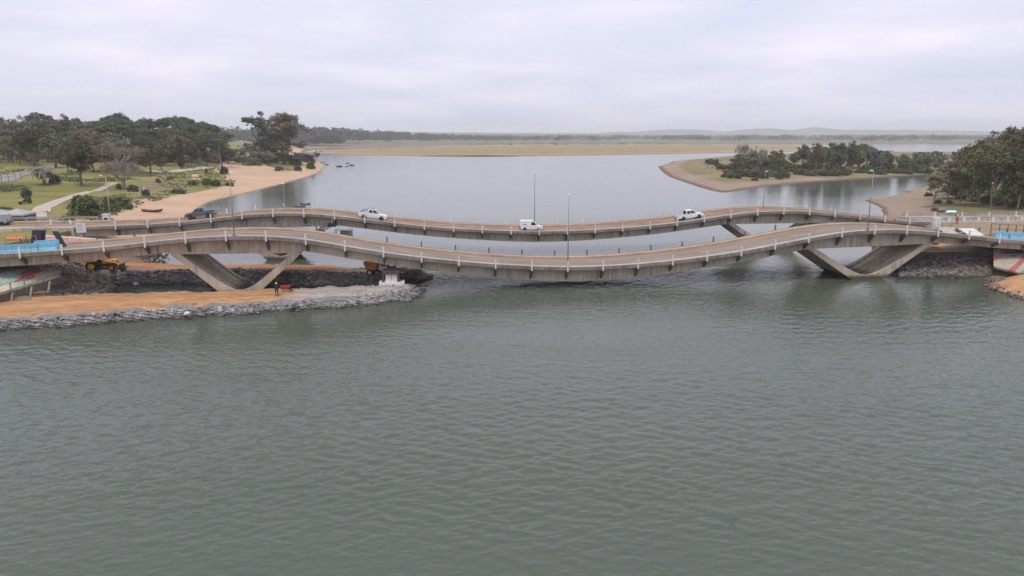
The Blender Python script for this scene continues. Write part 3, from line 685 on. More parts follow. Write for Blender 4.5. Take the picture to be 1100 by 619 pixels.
def bridge(label, D0, zp, t0, t1, first, npost, road_mat, far_post_mat, lamp_side):
    base = B(22, D0 + WID / 2, 0)
    br = thing("wave_bridge", label, "bridge", base)
    ts = list(np.arange(t0, t1 + 0.01, 1.2))
    def sweep(name, prof, mat, smooth=False):      # prof(t) -> closed list of (d, z)
        mb = MB(); mb.loft([[B(t, D0 + d_, z_) for d_, z_ in prof(t)] for t in ts]); return mb.build(name, mat, br)
    def zb(t):
        z = zp(t) - (1.78 + (0.5 if D0 < 110 else 0.3) * math.exp(-((t - 21) / 17) ** 2) - 0.28 * float(sm(np.array(t), 74, 84)))
        for c in PIERS:
            HALF = HALFS[c]; chord = 0.5 * (zp(c - HALF) + zp(c + HALF)) - (2.05 if c < 0 else 1.85)
            if abs(t - c) <= HALF: z = min(z, chord + (zp(c + HALF) - zp(c - HALF)) * (t - c) / (2 * HALF))
        return z
    sweep("deck_slab", lambda t: [(0.32, zp(t) - 0.42), (WID - 0.32, zp(t) - 0.42), (WID - 0.32, zp(t) - 0.55), (8.9, zp(t) - 0.75), (1.3, zp(t) - 0.75), (0.32, zp(t) - 0.55)], "concrete")
    def edge(t, s): 
        a, b = (0.0, 0.315) if s == 0 else (WID - 0.315, WID)
        return [(a, zp(t)), (b, zp(t)), (b, zp(t) - 0.46), (a, zp(t) - 0.46)]
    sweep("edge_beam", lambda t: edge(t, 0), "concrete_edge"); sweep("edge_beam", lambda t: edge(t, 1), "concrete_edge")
    sweep("girder", lambda t: [(1.25, zp(t) - 0.62), (WID - 1.25, zp(t) - 0.62), (WID - 1.25, zb(t)), (1.25, zb(t))], "concrete")
    sweep("road_surface", lambda t: [(1.42, zp(t) - 0.28), (8.78, zp(t) - 0.28), (8.78, zp(t) - 0.40), (1.42, zp(t) - 0.40)], road_mat)
    sweep("sidewalk", lambda t: [(0.33, zp(t) - 0.03), (1.40, zp(t) - 0.03), (1.40, zp(t) - 0.41), (0.33, zp(t) - 0.41)], "concrete_pale")
    sweep("sidewalk", lambda t: [(8.80, zp(t) - 0.03), (WID - 0.33, zp(t) - 0.03), (WID - 0.33, zp(t) - 0.41), (8.80, zp(t) - 0.41)], "sidewalk_tan")
    for c in PIERS:
        for sg in (-1, 1):
            tt = c + sg * (HALFS[c] + 1.6); mb = MB(); a_, b_ = zp(tt) - 0.8, zb(tt) + 0.05
            mb.hexa([B(tt + q_, D0 + e_, z_) for z_ in (b_, a_) for q_, e_ in ((-.05, 1.235), (.05, 1.235), (.05, 1.249), (-.05, 1.249))]); mb.build("girder_joint", "concrete_dark", br)
    # V-shaped piers: two edge beams with a thinner trough between them
    for c in PIERS:
        HALF = HALFS[c]; slope_z = (zp(c + HALF) - zp(c - HALF)) / (2 * HALF); zt = 0.5 * (zp(c - HALF) + zp(c + HALF)) - (2.05 if c < 0 else 1.85)
        def inner(dn, n=28):
            out = []; h = HALF - 1.25; cc = 0.27
            for i in range(n + 1):
                q = -1 + 2 * i / n; f = (math.sqrt(q * q + cc * cc) - cc) / (math.sqrt(1 + cc * cc) - cc)
                out.append((q * h, 0.25 - dn + (zt + 0.05 + slope_z * q * h - 0.25 + dn) * f))
            return out
        def outline(dn, ins):
            o_ = [(HALF - ins, zt + 0.04 + slope_z * HALF), (1.15 - ins * .5, -1.3), (-1.15 + ins * .5, -1.3), (-HALF + ins, zt + 0.04 - slope_z * HALF)]
            return inner(dn) + o_
        p = None
        def ext(d0, d1, prof, mat, name, parent):
            mb = MB(); n = len(prof)
            vs = [B(c + x, D0 + d0, z) for x, z in prof] + [B(c + x, D0 + d1, z) for x, z in prof]
            # strip caps: inner curve against the outer legs, kept as quads
            fs = [(i, i + n, (i + 1) % n + n, (i + 1) % n) for i in range(n)]
            m_ = 29; o_ = prof[m_:]
            mb.add(vs, fs)
            bm_pts = [(x, z) for x, z in prof]
            from mathutils.geometry import tessellate_polygon
            tri = tessellate_polygon([[Vector((x, z, 0)) for x, z in bm_pts]])
            mb.add(vs[:n], [tuple(t_) for t_ in tri]); mb.add(vs[n:], [tuple(t_)[::-1] for t_ in tri])
            return mb.build(name, mat, parent)
        pr = ext(1.22, 1.85, outline(0.0, 0.0), "concrete", "pier", br)
        pr["label"] = "V-shaped concrete pier"; pr["_wl"] = tuple(base)
        ext(WID - 1.85, WID - 1.22, outline(0.0, 0.0), "concrete", "pier_edge_beam", pr)
        ext(1.85, WID - 1.85, outline(0.45, 0.50), "concrete", "pier_trough", pr)
        for q in (3.6, 5.1, 6.6):
            ext(q - 0.16, q + 0.16, outline(0.28, 0.36), "concrete", "pier_rib", pr)
    # railing posts, each with the bracket that carries the edge
    pm = MB(); pm.box(-0.105, 0.105, -0.16, -0.005, -0.62, 0.82); pmesh = {}
    def bracket_mesh(dep):
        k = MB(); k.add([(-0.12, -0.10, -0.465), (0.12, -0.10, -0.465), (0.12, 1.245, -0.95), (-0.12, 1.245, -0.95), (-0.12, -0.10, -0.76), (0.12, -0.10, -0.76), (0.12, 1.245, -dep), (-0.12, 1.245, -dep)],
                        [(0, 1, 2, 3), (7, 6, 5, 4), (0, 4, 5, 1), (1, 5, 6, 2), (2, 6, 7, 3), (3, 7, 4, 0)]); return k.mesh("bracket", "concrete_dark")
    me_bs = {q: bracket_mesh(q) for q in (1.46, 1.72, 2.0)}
    for side in (0, 1):
        mat = "post_white" if side == 0 else far_post_mat
        me_p = pm.mesh("railing_post", mat)
        for i in range(npost):
            t = first + 5.14 * i
            o_ = link("railing_post", me_p, br); pt = B(t, D0 + (0 if side == 0 else WID), zp(t)); o_.location = pt - base
            o_.rotation_euler = (0, 0, TH + (math.pi if side else 0))
            dep_ = zp(t) - zb(t); link("bracket", me_bs[1.46 if dep_ < 1.75 else (1.72 if dep_ < 2.05 else 2.0)], o_)
    for side in (0, 1):
        for dz in (0.35, 0.70):
            mb = MB(); dd = -0.08 if side == 0 else WID + 0.08
            mb.tube([B(t, D0 + dd, zp(t) + dz) for t in ts[::2]], 0.018, 4); mb.build("railing_cable", "steel_grey", br)
    # centre line, worn
    for t in np.arange(t0 + 2, t1 - 4, 9.0):
        mb = MB(); q = [B(t, D0 + 5.04, zp(t) - 0.274), B(t + 1.5, D0 + 5.04, zp(t + 1.5) - 0.274), B(t + 3, D0 + 5.04, zp(t + 3) - 0.274), B(t + 3, D0 + 5.16, zp(t + 3) - 0.274), B(t + 1.5, D0 + 5.16, zp(t + 1.5) - 0.274), B(t, D0 + 5.16, zp(t) - 0.274)]
        mb.add(q, [(0, 1, 4, 5), (1, 2, 3, 4)]); mb.build("lane_marking", "line_paint", br)
    return br
DN, DF = 98.5, 127.0
near_bridge = bridge("near concrete bridge with a wavy deck, two humps and a dip", DN, zN, -68, 104, -51.9 - 5.14 * 2, 33, "asphalt", "post_dark", 0)
far_bridge = bridge("farther wavy concrete bridge carrying the cars behind the first", DF, zFb, -58, 97.5, -51.4, 29, "asphalt_brown", "post_white", 1)

# lamp posts on the bridges
def street_lamp(loc, h, label, arm, mat="steel_grey"):
    t = thing("street_lamp", label, "street lamp", loc, group="tall street lamps")
    mb = MB(); mb.tube([(0, 0, 0), (0, 0, h * 0.5), (0, 0, h)], [0.08, 0.065, 0.045], 8); mb.build("pole", mat, t, world=False, smooth=True)
    mb = MB(); mb.tube([(0, 0, h), (arm[0] * 0.5, arm[1] * 0.5, h + 0.18), (arm[0], arm[1], h + 0.2)], 0.04, 6); mb.build("arm", mat, t, world=False)
    mb = MB(); mb.box(-0.3, 0.3, -0.13, 0.13, -0.06, 0.08, taper=(0.1, 0.1, 0.04, 0.04)); o_ = mb.build("lamp_head", "lamp_clear", t, world=False, bevel=0.03)
    o_.location = (arm[0], arm[1], h + 0.2)
    mb = MB(); mb.box(-0.18, 0.18, -0.18, 0.18, -0.03, 0.25); mb.build("foot_plate", mat, t, world=False)
for x, y, lab in [(245, 186, "lamp post on the near edge of the near bridge's left hump"), (612, 210, "lamp post on the near edge of the near bridge's dip"), (941, 184, "lamp post on the near edge of the near bridge's right hump")]:
    t, z = on_line(x, y, DN); street_lamp(B(t, DN + 0.55, zN(t) - 0.03), z - zN(t) - 0.15, lab, (-US * 0.5, UC * 0.5))
for x, y, lab in [(305, 197, "short lamp post behind the far bridge's left hump"), (574, 185, "lamp post at the far edge of the far bridge, above the white van"), (821, 184, "lamp post at the far edge of the far bridge's right hump")]:
    t, z = on_line(x, y, DF + WID); street_lamp(B(t, DF + WID - 0.6, zFb(t) - 0.03), z - zFb(t) - 0.15, lab, (US * 0.5, -UC * 0.5))

# ================================================================== VEGETATION
def leaf_quads(clumps, per, size, rnd, flat=0.0, stretch=1.0):
    V = []; Fc = []
    for (c, r) in clumps:
        for _ in range(per):
            d = Vector((rnd.gauss(0, 1), rnd.gauss(0, 1), rnd.gauss(0, 1))).normalized() * (rnd.random() ** 0.45)
            p = Vector((c[0] + d.x * r[0], c[1] + d.y * r[1], c[2] + d.z * r[2]))
            n = (d * 0.7 + Vector((rnd.gauss(0, .6), rnd.gauss(0, .6), rnd.gauss(0.25, .6) + flat))).normalized()
            a = n.orthogonal().normalized(); b = n.cross(a); an = rnd.uniform(0, 6.28)
            a, b = a * math.cos(an) + b * math.sin(an), b * math.cos(an) - a * math.sin(an)
            s = size * rnd.uniform(0.6, 1.35); o_ = len(V)
            V += [tuple(p - a * s * stretch), tuple(p - b * s * 0.55), tuple(p + a * s * stretch), tuple(p + b * s * 0.55)]
            Fc.append((o_, o_ + 1, o_ + 2, o_ + 3))
    return V, Fc
def limb(mb, a, b, r0, r1, rnd, n=5, bend=0.12):
    a, b = Vector(a), Vector(b); L = (b - a).length; pts = []
    off = Vector((rnd.uniform(-1, 1), rnd.uniform(-1, 1), rnd.uniform(-.2, .5))) * L * bend
    for k in range(4): t = k / 3; pts.append(a.lerp(b, t) + off * math.sin(t * math.pi))
    mb.tube(pts, [r0 + (r1 - r0) * k / 3 for k in range(4)], n, cap=False)
def gen_tree(kind, seed):
    """Trunk builder and crown quads of a tree ten metres tall."""
    rnd = random.Random(hash((kind, seed)) if False else sum(map(ord, kind)) * 97 + seed * 1013)
    tr = MB(); V = []; Fc = []
    def blob(n, ctr, rad, cr, lo=0.25):
        out = []
        for _ in range(n):
            d = Vector((rnd.gauss(0, 1), rnd.gauss(0, 1), rnd.gauss(0, 1))).normalized() * rnd.uniform(lo, 1.0) ** 0.6
            k = rnd.uniform(*cr); out.append(((ctr[0] + d.x * rad[0], ctr[1] + d.y * rad[1], ctr[2] + d.z * rad[2]), (k, k, k * 0.75)))
        return out
    if kind == "round":
        lean = (rnd.uniform(-.4, .4), rnd.uniform(-.4, .4))
        limb(tr, (0, 0, -0.4), (lean[0], lean[1], 4.2), 0.34, 0.22, rnd, 7, 0.04)
        cl = blob(46, (lean[0], lean[1], 6.4), (3.3, 3.3, 2.9), (0.8, 1.45))
        for c, r in cl[:14]: limb(tr, (lean[0], lean[1], rnd.uniform(2.8, 4.2)), c, 0.13, 0.03, rnd, 4)
        V, Fc = leaf_quads(cl, 62, 0.30, rnd)
    elif kind == "pine":
        lean = (rnd.uniform(-.8, .8), rnd.uniform(-.8, .8))
        limb(tr, (0, 0, -0.4), (lean[0], lean[1], 8.6), 0.26, 0.10, rnd, 7, 0.03)
        cl = []
        for _ in range(26):
            a = rnd.uniform(0, 6.28); q = rnd.random() ** 0.5 * 2.9; zz = 9.4 - 0.13 * q * q + rnd.uniform(-.7, .3); k = rnd.uniform(0.55, 1.0)
            cl.append(((lean[0] + q * math.cos(a), lean[1] + q * math.sin(a), zz), (k * 1.25, k * 1.25, k * 0.5)))
        for _ in range(7):
            a = rnd.uniform(0, 6.28); q = rnd.uniform(0.8, 2.2); k = rnd.uniform(0.45, 0.8)
            cl.append(((lean[0] + q * math.cos(a), lean[1] + q * math.sin(a), rnd.uniform(5.2, 7.8)), (k * 1.3, k * 1.3, k * 0.5)))
        for c, r in cl[::2]: limb(tr, (lean[0] * 0.8, lean[1] * 0.8, min(c[2] - 1.0, rnd.uniform(5.5, 8.2))), c, 0.07, 0.02, rnd, 4)
        V, Fc = leaf_quads(cl, 75, 0.22, rnd, 0.5)
    elif kind == "gum":
        cl = []
        for s in range(5):
            a = rnd.uniform(0, 6.28); top = (rnd.uniform(-2.6, 2.6), rnd.uniform(-2.0, 2.0), rnd.uniform(6.5, 9.5) if s else 9.6)
            limb(tr, (0, 0, -0.4) if s == 0 else (top[0] * 0.15, top[1] * 0.15, rnd.uniform(1.0, 3.0)), top, 0.26 if s == 0 else 0.16, 0.04, rnd, 6, 0.08)
            for _ in range(9):
                t = rnd.uniform(0.42, 1.02); k = rnd.uniform(0.5, 1.15)
                cl.append(((top[0] * t + rnd.gauss(0, .75), top[1] * t + rnd.gauss(0, .75), top[2] * t + rnd.gauss(0, .45)), (k, k, k * 0.8)))
        V, Fc = leaf_quads(cl, 70, 0.21, rnd, 0, 1.3)
    elif kind == "slender":
        cl = []
        limb(tr, (0, 0, -0.4), (rnd.uniform(-.5, .5), rnd.uniform(-.5, .5), 3.4), 0.13, 0.10, rnd, 6, 0.08)
        for s in range(6):
            a = s * 1.05 + rnd.uniform(-.4, .4); q = rnd.uniform(0.6, 2.4); top = (q * math.cos(a), q * math.sin(a), rnd.uniform(6.4, 9.6))
            limb(tr, (0, 0, rnd.uniform(2.2, 3.4)), top, 0.08, 0.02, rnd, 5, 0.12)
            for _ in range(9):
                t = rnd.uniform(0.45, 1.05); k = rnd.uniform(0.4, 0.9)
                cl.append(((top[0] * t * 1.1 + rnd.gauss(0, .6), top[1] * t * 1.1 + rnd.gauss(0, .6), 2.6 + (top[2] - 2.6) * t + rnd.gauss(0, .4)), (k, k, k * 0.75)))
        V, Fc = leaf_quads(cl, 64, 0.165, rnd)
    elif kind == "bare":
        twigs = []
        limb(tr, (0, 0, -0.3), (0.1, 0, 2.0), 0.42, 0.32, rnd, 8, 0.03)
        def grow(p, dr, L, r, lev):
            q = p + dr * L; limb(tr if lev < 2 else twigs_mb, p, q, r, r * 0.6, rnd, 5 if lev < 2 else 3, 0.08)
            if lev >= 5: return
            for _ in range(3 if lev else 4):
                nd = (dr + Vector((rnd.gauss(0, .48), rnd.gauss(0, .48), rnd.gauss(0.06, .28)))).normalized()
                grow(p.lerp(q, rnd.uniform(0.5, 1.0)), nd, L * rnd.uniform(0.58, 0.8), max(r * 0.58, 0.028), lev + 1)
        twigs_mb = MB()
        for k in range(6):
            a = k * 1.047 + rnd.uniform(-.3, .3); grow(Vector((0.1, 0, 1.8)), Vector((math.cos(a) * .85, math.sin(a) * .85, 0.75)).normalized(), 2.7, 0.17, 0)
        k_ = 10.0 / max(v[2] for v in twigs_mb.v); wz = sorted(math.hypot(v[0], v[1]) for v in twigs_mb.v)[int(len(twigs_mb.v) * .985)]; kw = 5.2 / wz
        tr.v = [(v[0] * kw, v[1] * kw, v[2] * k_) for v in tr.v]
        V, Fc = [(v[0] * kw, v[1] * kw, v[2] * k_) for v in twigs_mb.v], twigs_mb.f
    elif kind == "bushy":
        limb(tr, (0, 0, -0.4), (rnd.uniform(-.4, .4), rnd.uniform(-.4, .4), 7.5), 0.2, 0.07, rnd, 6, 0.06); cl = []
        for _ in range(13):
            a = rnd.uniform(0, 6.28); z = rnd.uniform(1.6, 9.0); q = 3.1 * (1 - abs(z - 5.2) / 6.5) * rnd.uniform(0.45, 1.1); lob = (q * math.cos(a), q * math.sin(a), z)
            limb(tr, (0, 0, max(0.8, z * 0.55)), lob, 0.08, 0.02, rnd, 4)
            for _ in range(6): k = rnd.uniform(0.5, 1.15); cl.append(((lob[0] + rnd.gauss(0, .75), lob[1] + rnd.gauss(0, .75), lob[2] + rnd.gauss(0, .5)), (k, k, k * .72)))
        V, Fc = leaf_quads(cl, 48, 0.225, rnd)
    elif kind == "cypress":
        limb(tr, (0, 0, -0.3), (0, 0, 3.0), 0.22, 0.15, rnd, 6, 0.01)
        cl = []
        for _ in range(60):
            z = rnd.uniform(0.9, 9.7); r = 0.9 * min(1, (10.1 - z) / 1.6) * min(1, z / 1.3); a = rnd.uniform(0, 6.28); q = r * rnd.uniform(0.3, 0.75)
            cl.append(((q * math.cos(a), q * math.sin(a), z), (0.42, 0.42, 0.75)))
        V, Fc = leaf_quads(cl, 50, 0.2, rnd)
    elif kind == "cedar":
        limb(tr, (0, 0, -0.3), (0, 0, 9.0), 0.3, 0.08, rnd, 7, 0.01)
        cl = []
        for ti in range(7):
            z = 2.6 + ti * 1.08; q = (3.9 - ti * 0.48) * rnd.uniform(0.85, 1.1)
            for k in range(9):
                a = k * 0.7 + rnd.uniform(-.25, .25); w = q * rnd.uniform(0.35, 1.0); s = rnd.uniform(0.6, 1.0)
                cl.append(((w * math.cos(a), w * math.sin(a), z + rnd.uniform(-.3, .3)), (s, s, 0.42)))
                if k % 3 == 0: limb(tr, (0, 0, z), (w * math.cos(a), w * math.sin(a), z), 0.07, 0.02, rnd, 4)
        V, Fc = leaf_quads(cl, 46, 0.24, rnd, 0.3)
    elif kind == "palm":
        tr.tube([(0, 0, -0.3), (0.1, 0, 3), (0.15, 0.1, 6.0)], [0.75, 0.6, 0.55], 8)
        for k in range(60):
            a = rnd.uniform(0, 6.28); up = rnd.uniform(-0.2, 1.2); L = rnd.uniform(4.5, 7.0); prev = Vector((0.15, 0.1, 6.2)); dr = Vector((math.cos(a), math.sin(a), up)).normalized()
            side = Vector((-math.sin(a), math.cos(a), 0)); pts = [prev]
            for q in range(6):
                dr = (dr + Vector((0, 0, -0.34))).normalized(); prev = prev + dr * L / 6; pts.append(prev)
            for i in range(6):
                w0, w1 = (0.55 * math.sin((i + .5) / 6.6 * 3.14) + 0.1, 0.55 * math.sin((i + 1.5) / 6.6 * 3.14) + 0.06)
                for sg in (-1, 1):
                    o_ = len(V); dn = Vector((0, 0, -0.35))
                    V += [tuple(pts[i]), tuple(pts[i + 1]), tuple(pts[i + 1] + (side * sg + dn) * w1), tuple(pts[i] + (side * sg + dn) * w0)]; Fc.append((o_, o_ + 1, o_ + 2, o_ + 3))
    elif kind == "shrub":
        for k in range(5): a = k * 1.3; limb(tr, (0, 0, -0.3), (2.4 * math.cos(a), 2.4 * math.sin(a), 5), 0.22, 0.06, rnd, 4)
        cl = []
        for _ in range(44):
            a = rnd.uniform(0, 6.28); e = rnd.uniform(0.0, 1.45); q = rnd.uniform(0.55, 0.85); k = rnd.uniform(1.1, 1.9)
            cl.append(((5 * q * math.cos(e) * math.cos(a), 5 * q * math.cos(e) * math.sin(a), 1.0 + 7.6 * q * math.sin(e)), (k, k, k)))
        V, Fc = leaf_quads(cl, 58, 0.50, rnd)
    return tr, V, Fc
HALFW = {"round": 4.3, "pine": 3.7, "gum": 3.6, "slender": 3.1, "bushy": 3.7, "bare": 5.2, "cypress": 1.15, "cedar": 4.2, "palm": 5.5, "shrub": 5.6}
CACHE = {}
def tree_meshes(kind, seed, lmat, bmat):
    k = (kind, seed, lmat, bmat)
    if k not in CACHE:
        g = CACHE.get((kind, seed))
        if g is None: g = CACHE[(kind, seed)] = gen_tree(kind, seed)
        tr, V, Fc = g
        me = bpy.data.meshes.new("crown"); me.from_pydata(V, [], Fc); me.materials.append(MATS[lmat]); me.update()
        CACHE[k] = (tr.mesh("trunk", bmat, smooth=True), me)
    return CACHE[k]
def plant(name, kind, seed, loc, height, width, label, group=None, lmat="leaf_dark", bmat="bark", cat="tree", rotz=None):
    tm, cm = tree_meshes(kind, seed, lmat, bmat)
    e = thing(name, label, cat, loc, (0, 0, random.uniform(0, 6.28) if rotz is None else rotz), group)
    w = width / (2 * HALFW[kind]); e.scale = (w, w, height / 10.0)
    link("trunk" if kind != "shrub" else "stems", tm, e); link("crown" if kind != "shrub" else "foliage", cm, e)
    return e
def plant_px(name, kind, seed, bx, by, top, wpx, h, label, group=None, lmat="leaf_dark", bmat="bark", cat="tree"):
    p = foot(bx, by, h); dep = p[1] * math.cos(PITCH) + (H - p[2]) * math.sin(PITCH)
    return plant(name, kind, seed, p, (by - top) * dep / F / math.cos(PITCH), wpx * dep / F, label, group, lmat, bmat, cat)

# ---- park trees that stand apart
PK = [
 ("round_tree", "round", 1, 13, 173.5, 140, 34, "leaf_dark", "bark", "dark round tree at the very left edge beside the park road"),
 ("round_tree", "round", 2, 37, 179, 138, 42, "leaf_dark", "bark", "broad dark tree right behind the drooping palm"),
 ("round_tree", "round", 3, 60, 181, 146, 40, "leaf_olive", "bark", "olive tree between the palm and the tall-trunked dark tree"),
 ("round_tree", "round", 4, 88, 200, 153, 38, "leaf_dark", "bark", "dark tree with a bare straight trunk standing alone on the lawn"),
 ("round_tree", "round", 5, 114, 186, 156, 26, "leaf_brown", "bark", "small brownish dark tree left of the leafless tree"),
 ("leafless_tree", "bare", 1, 134, 203.5, 171, 50, "twig", "bark_grey", "leafless fan-shaped tree on the lawn above the beach"),
 ("leafless_tree", "bare", 2, 128, 184, 151, 70, "twig", "bark_grey", "bigger pale leafless tree behind the small fan-shaped one"),
 ("cedar_tree", "cedar", 1, 162, 186, 152.5, 30, "leaf_dark", "bark", "blackish cedar with layered branches behind the leafless tree"),
 ("round_tree", "round", 6, 176, 178, 152, 30, "leaf_olive", "bark", "pale olive tree between the cedar and the column-shaped cypress"),
 ("round_tree", "round", 1, 174, 183.5, 169, 18, "leaf_olive", "bark", "low olive tree just behind the parked silver car"),
 ("cypress_tree", "cypress", 1, 195, 181.5, 149.5, 10, "leaf_dark", "bark", "dark column-shaped cypress beside the sandy track"),
 ("round_tree", "round", 2, 206, 175, 161, 16, "leaf_green", "bark", "small bright round tree right of the cypress"),
 ("round_tree", "round", 3, 221, 172, 140, 26, "leaf_olive", "bark", "pale green tree at the edge of the pine wood"),
 ("round_tree", "round", 4, 234, 174, 142, 24, "leaf_green", "bark", "bushy light green tree left of the two tall gum trees"),
 ("round_tree", "round", 5, 222, 179, 163, 18, "leaf_grey", "bark", "low greyish tree by the end of the sandy track"),
 ("round_tree", "round", 6, 245, 176, 158, 22, "leaf_dark", "bark", "low dark tree at the left foot of the tall gum trees"),
 ("gum_tree", "bushy", 1, 279, 175, 128, 58, "leaf_dark", "bark", "left one of the two tall dark gum trees by the beach"),
 ("gum_tree", "bushy", 2, 307, 177, 123, 52, "leaf_brown", "bark", "taller right one of the two tall dark gum trees by the beach"),
 ("gum_tree", "gum", 3, 300, 171, 121, 44, "leaf_pine", "bark", "dark gum tree between and behind the two tall ones"),
 ("round_tree", "slender", 1, 261.5, 177.5, 157, 22, "leaf_grey", "bark", "small grey-leaved tree on the sand left of the gum trees"),
 ("round_tree", "round", 1, 275, 176, 162, 20, "leaf_grey", "bark", "grey bushy tree under the left gum tree"),
 ("round_tree", "round", 2, 289, 178, 163, 18, "leaf_grey", "bark", "grey-green bushy tree under the right gum tree"),
 ("round_tree", "round", 3, 303, 177, 165, 18, "leaf_olive", "bark", "low olive tree at the right foot of the gum trees"),
 ("round_tree", "round", 4, 319, 178, 163.5, 20, "leaf_grey", "bark", "bushy tree near the point of the beach"),
 ("round_tree", "round", 5, 331, 177, 166, 18, "leaf_dark", "bark", "second bushy tree from the point of the beach"),
 ("round_tree", "slender", 2, 341, 174.5, 162.5, 9, "leaf_dark", "bark", "spindly tree at the very point of the beach"),
 ("round_tree", "bushy", 2, 73, 187, 152, 24, "leaf_dark", "bark", "dark tree just left of the lone straight-trunked one"),
 ("round_tree", "round", 2, 101, 186, 158, 22, "leaf_dark", "bark", "low dark tree just right of the lone straight-trunked one"),
 ("round_tree", "bushy", 3, 22, 177, 146, 28, "leaf_olive", "bark", "olive tree beside the park road, second from the left edge"),
 ("palm_tree", "palm", 1, 48, 199, 174, 26, "leaf_grey", "bark_grey", "drooping grey-green palm on the lawn beside the park road"),
]
for nm, kd, sd, bx, by, tp, w, lm, bk, lab in PK: plant_px(nm, kd, sd, bx, by, tp, w, hL, lab, None, lm, bk)
SH = [
 (59, 197.5, 185, 14, "leaf_dark", "dark shrub at the right foot of the palm"), (29, 213, 200, 13, "leaf_dark", "dark twin-topped shrub alone on the left lawn"),
 (30, 219, 210, 11, "leaf_green", "green shrub below the dark twin-topped one"), (22, 220, 216, 5, "leaf_dark", "tiny dark shrub at the lower left of the lawn"),
 (93, 233, 207, 36, "leaf_green", "largest round green bush at the end of the footpath"), (84, 224, 206, 18, "leaf_green", "round green bush on the left shoulder of the largest one"),
 (118, 228, 208, 24, "leaf_olive", "olive bush right of the largest green bush"), (132, 222, 208, 24, "leaf_olive", "yellowish spreading bush above the sand"),
 (139, 225, 218, 11, "leaf_green", "small green bush on the sand at the top of the beach"), (72, 239, 230, 18, "leaf_grey", "grey spiky shrub beside the end of the railing"),
 (128, 204, 196, 8, "leaf_dark", "dark shrub at the left foot of the leafless tree"), (143, 206, 197, 15, "leaf_dark", "dark shrub at the right foot of the leafless tree"),
 (157, 211, 202, 12, "leaf_dark", "dark shrub right of the flag"), (170, 197, 190.5, 7, "leaf_olive", "little olive shrub on the grassy bank"),
 (192, 208, 202, 22, "leaf_green", "green creeper patch low on the bank above the beach"), (183, 193, 189, 9, "leaf_olive", "faint shrub on top of the grassy bank"),
 (241, 188, 177, 11, "leaf_dark", "dark shrub on the open sand"), (232, 200, 191, 12, "leaf_green", "green shrub on the dune slope"), (222, 199, 190, 14, "leaf_green", "dune shrub left of the green one"),
 (247, 200, 195, 12, "leaf_green", "low green shrub at the lower end of the dune"), (320, 184, 176.5, 10, "leaf_dark", "shrub nearest the water at the point"), (300, 184, 178, 12, "leaf_olive", "dry shrub at the back of the beach"),
 (222, 186, 180, 4, "leaf_dark", "tiny dark shrub beside the sandy track's end"), (207, 199, 193, 14, "leaf_olive", "olive shrub above the bare slope"), (334, 182, 172, 12, "leaf_dark", "dark shrub leaning over the point's sand"),
]
for i, (bx, by, tp, w, lm, lab) in enumerate(SH): plant_px("shrub", "shrub", 1 + i % 4, bx, by, tp, w, hL, lab, "shrubs about the park and beach", lm, "bark", "shrub")

# ---- rough grass along the dunes and banks
def tufts(name, n, u0, u1, y0, y1, h, mask, mat, label, seed):
    rnd = random.Random(seed); V = []; Fc = []; got = 0
    while got < n:
        y_ = y0 * (y1 / y0) ** rnd.random(); x_ = y_ * rnd.uniform(u0, u1)
        if not mask(x_, y_): continue
        z_ = h(x_, y_); got += 1; s_ = rnd.uniform(.35, 1.0)
        for _ in range(5):
            a = rnd.uniform(0, 6.28); dx, dy = math.cos(a), math.sin(a); w_ = .16 * s_; ox, oy = rnd.gauss(0, .35 * s_), rnd.gauss(0, .35 * s_); o_ = len(V); ln = rnd.uniform(.1, .5) * s_
            V += [(x_ + ox - dy * w_, y_ + oy + dx * w_, z_ - .05), (x_ + ox + dy * w_, y_ + oy - dx * w_, z_ - .05), (x_ + ox + dx * ln, y_ + oy + dy * ln, z_ + s_ * .75)]; Fc.append((o_, o_ + 1, o_ + 2))
    me = bpy.data.meshes.new(name); me.from_pydata(V, [], Fc); me.materials.append(MATS[mat]); me.update(); return tag(link(name, me), label, "grass", kind="stuff")
_Xs, _Ys = fan(-0.80, -0.22, 240, 140, 500, 240); _Ds = sdist(_Xs, _Ys, sandP); dS = sampler(_Xs, _Ys, _Ds)
def _edge(x_, y_): return -14 < dS(x_, y_) < 2.5 and fbm(x_, y_, .12, 3, 4.0) > -.12 and hL(x_, y_) > 1.2
tufts("grass", 2200, -0.62, -0.24, 150, 480, hL, _edge, "leaf_olive", "rough olive grass where the lawn breaks up into sand", 61)
tufts("grass", 1800, -0.75, -0.36, 150, 330, hL, lambda x_, y_: hL(x_, y_) > 4 and fbm(x_, y_, .05, 3, 9.0) > .12 and dS(x_, y_) < 0, "leaf_olive", "taller olive grass in patches over the park lawn", 62)

tufts("grass", 3200, 0.22, 0.62, 285, 700, hI, lambda x_, y_: hI(x_, y_) > 1.3 and fbm(x_, y_, .03, 3, 2.0) > -.1, "leaf_grey", "rough grey-green scrub covering the low island", 63)
tufts("grass", 1200, 0.6, 0.85, 150, 300, hR, lambda x_, y_: hR(x_, y_) > 2.2 and fbm(x_, y_, .05, 3, 3.0) > 0, "leaf_olive", "dry grass tufts under the right bank grove", 64)

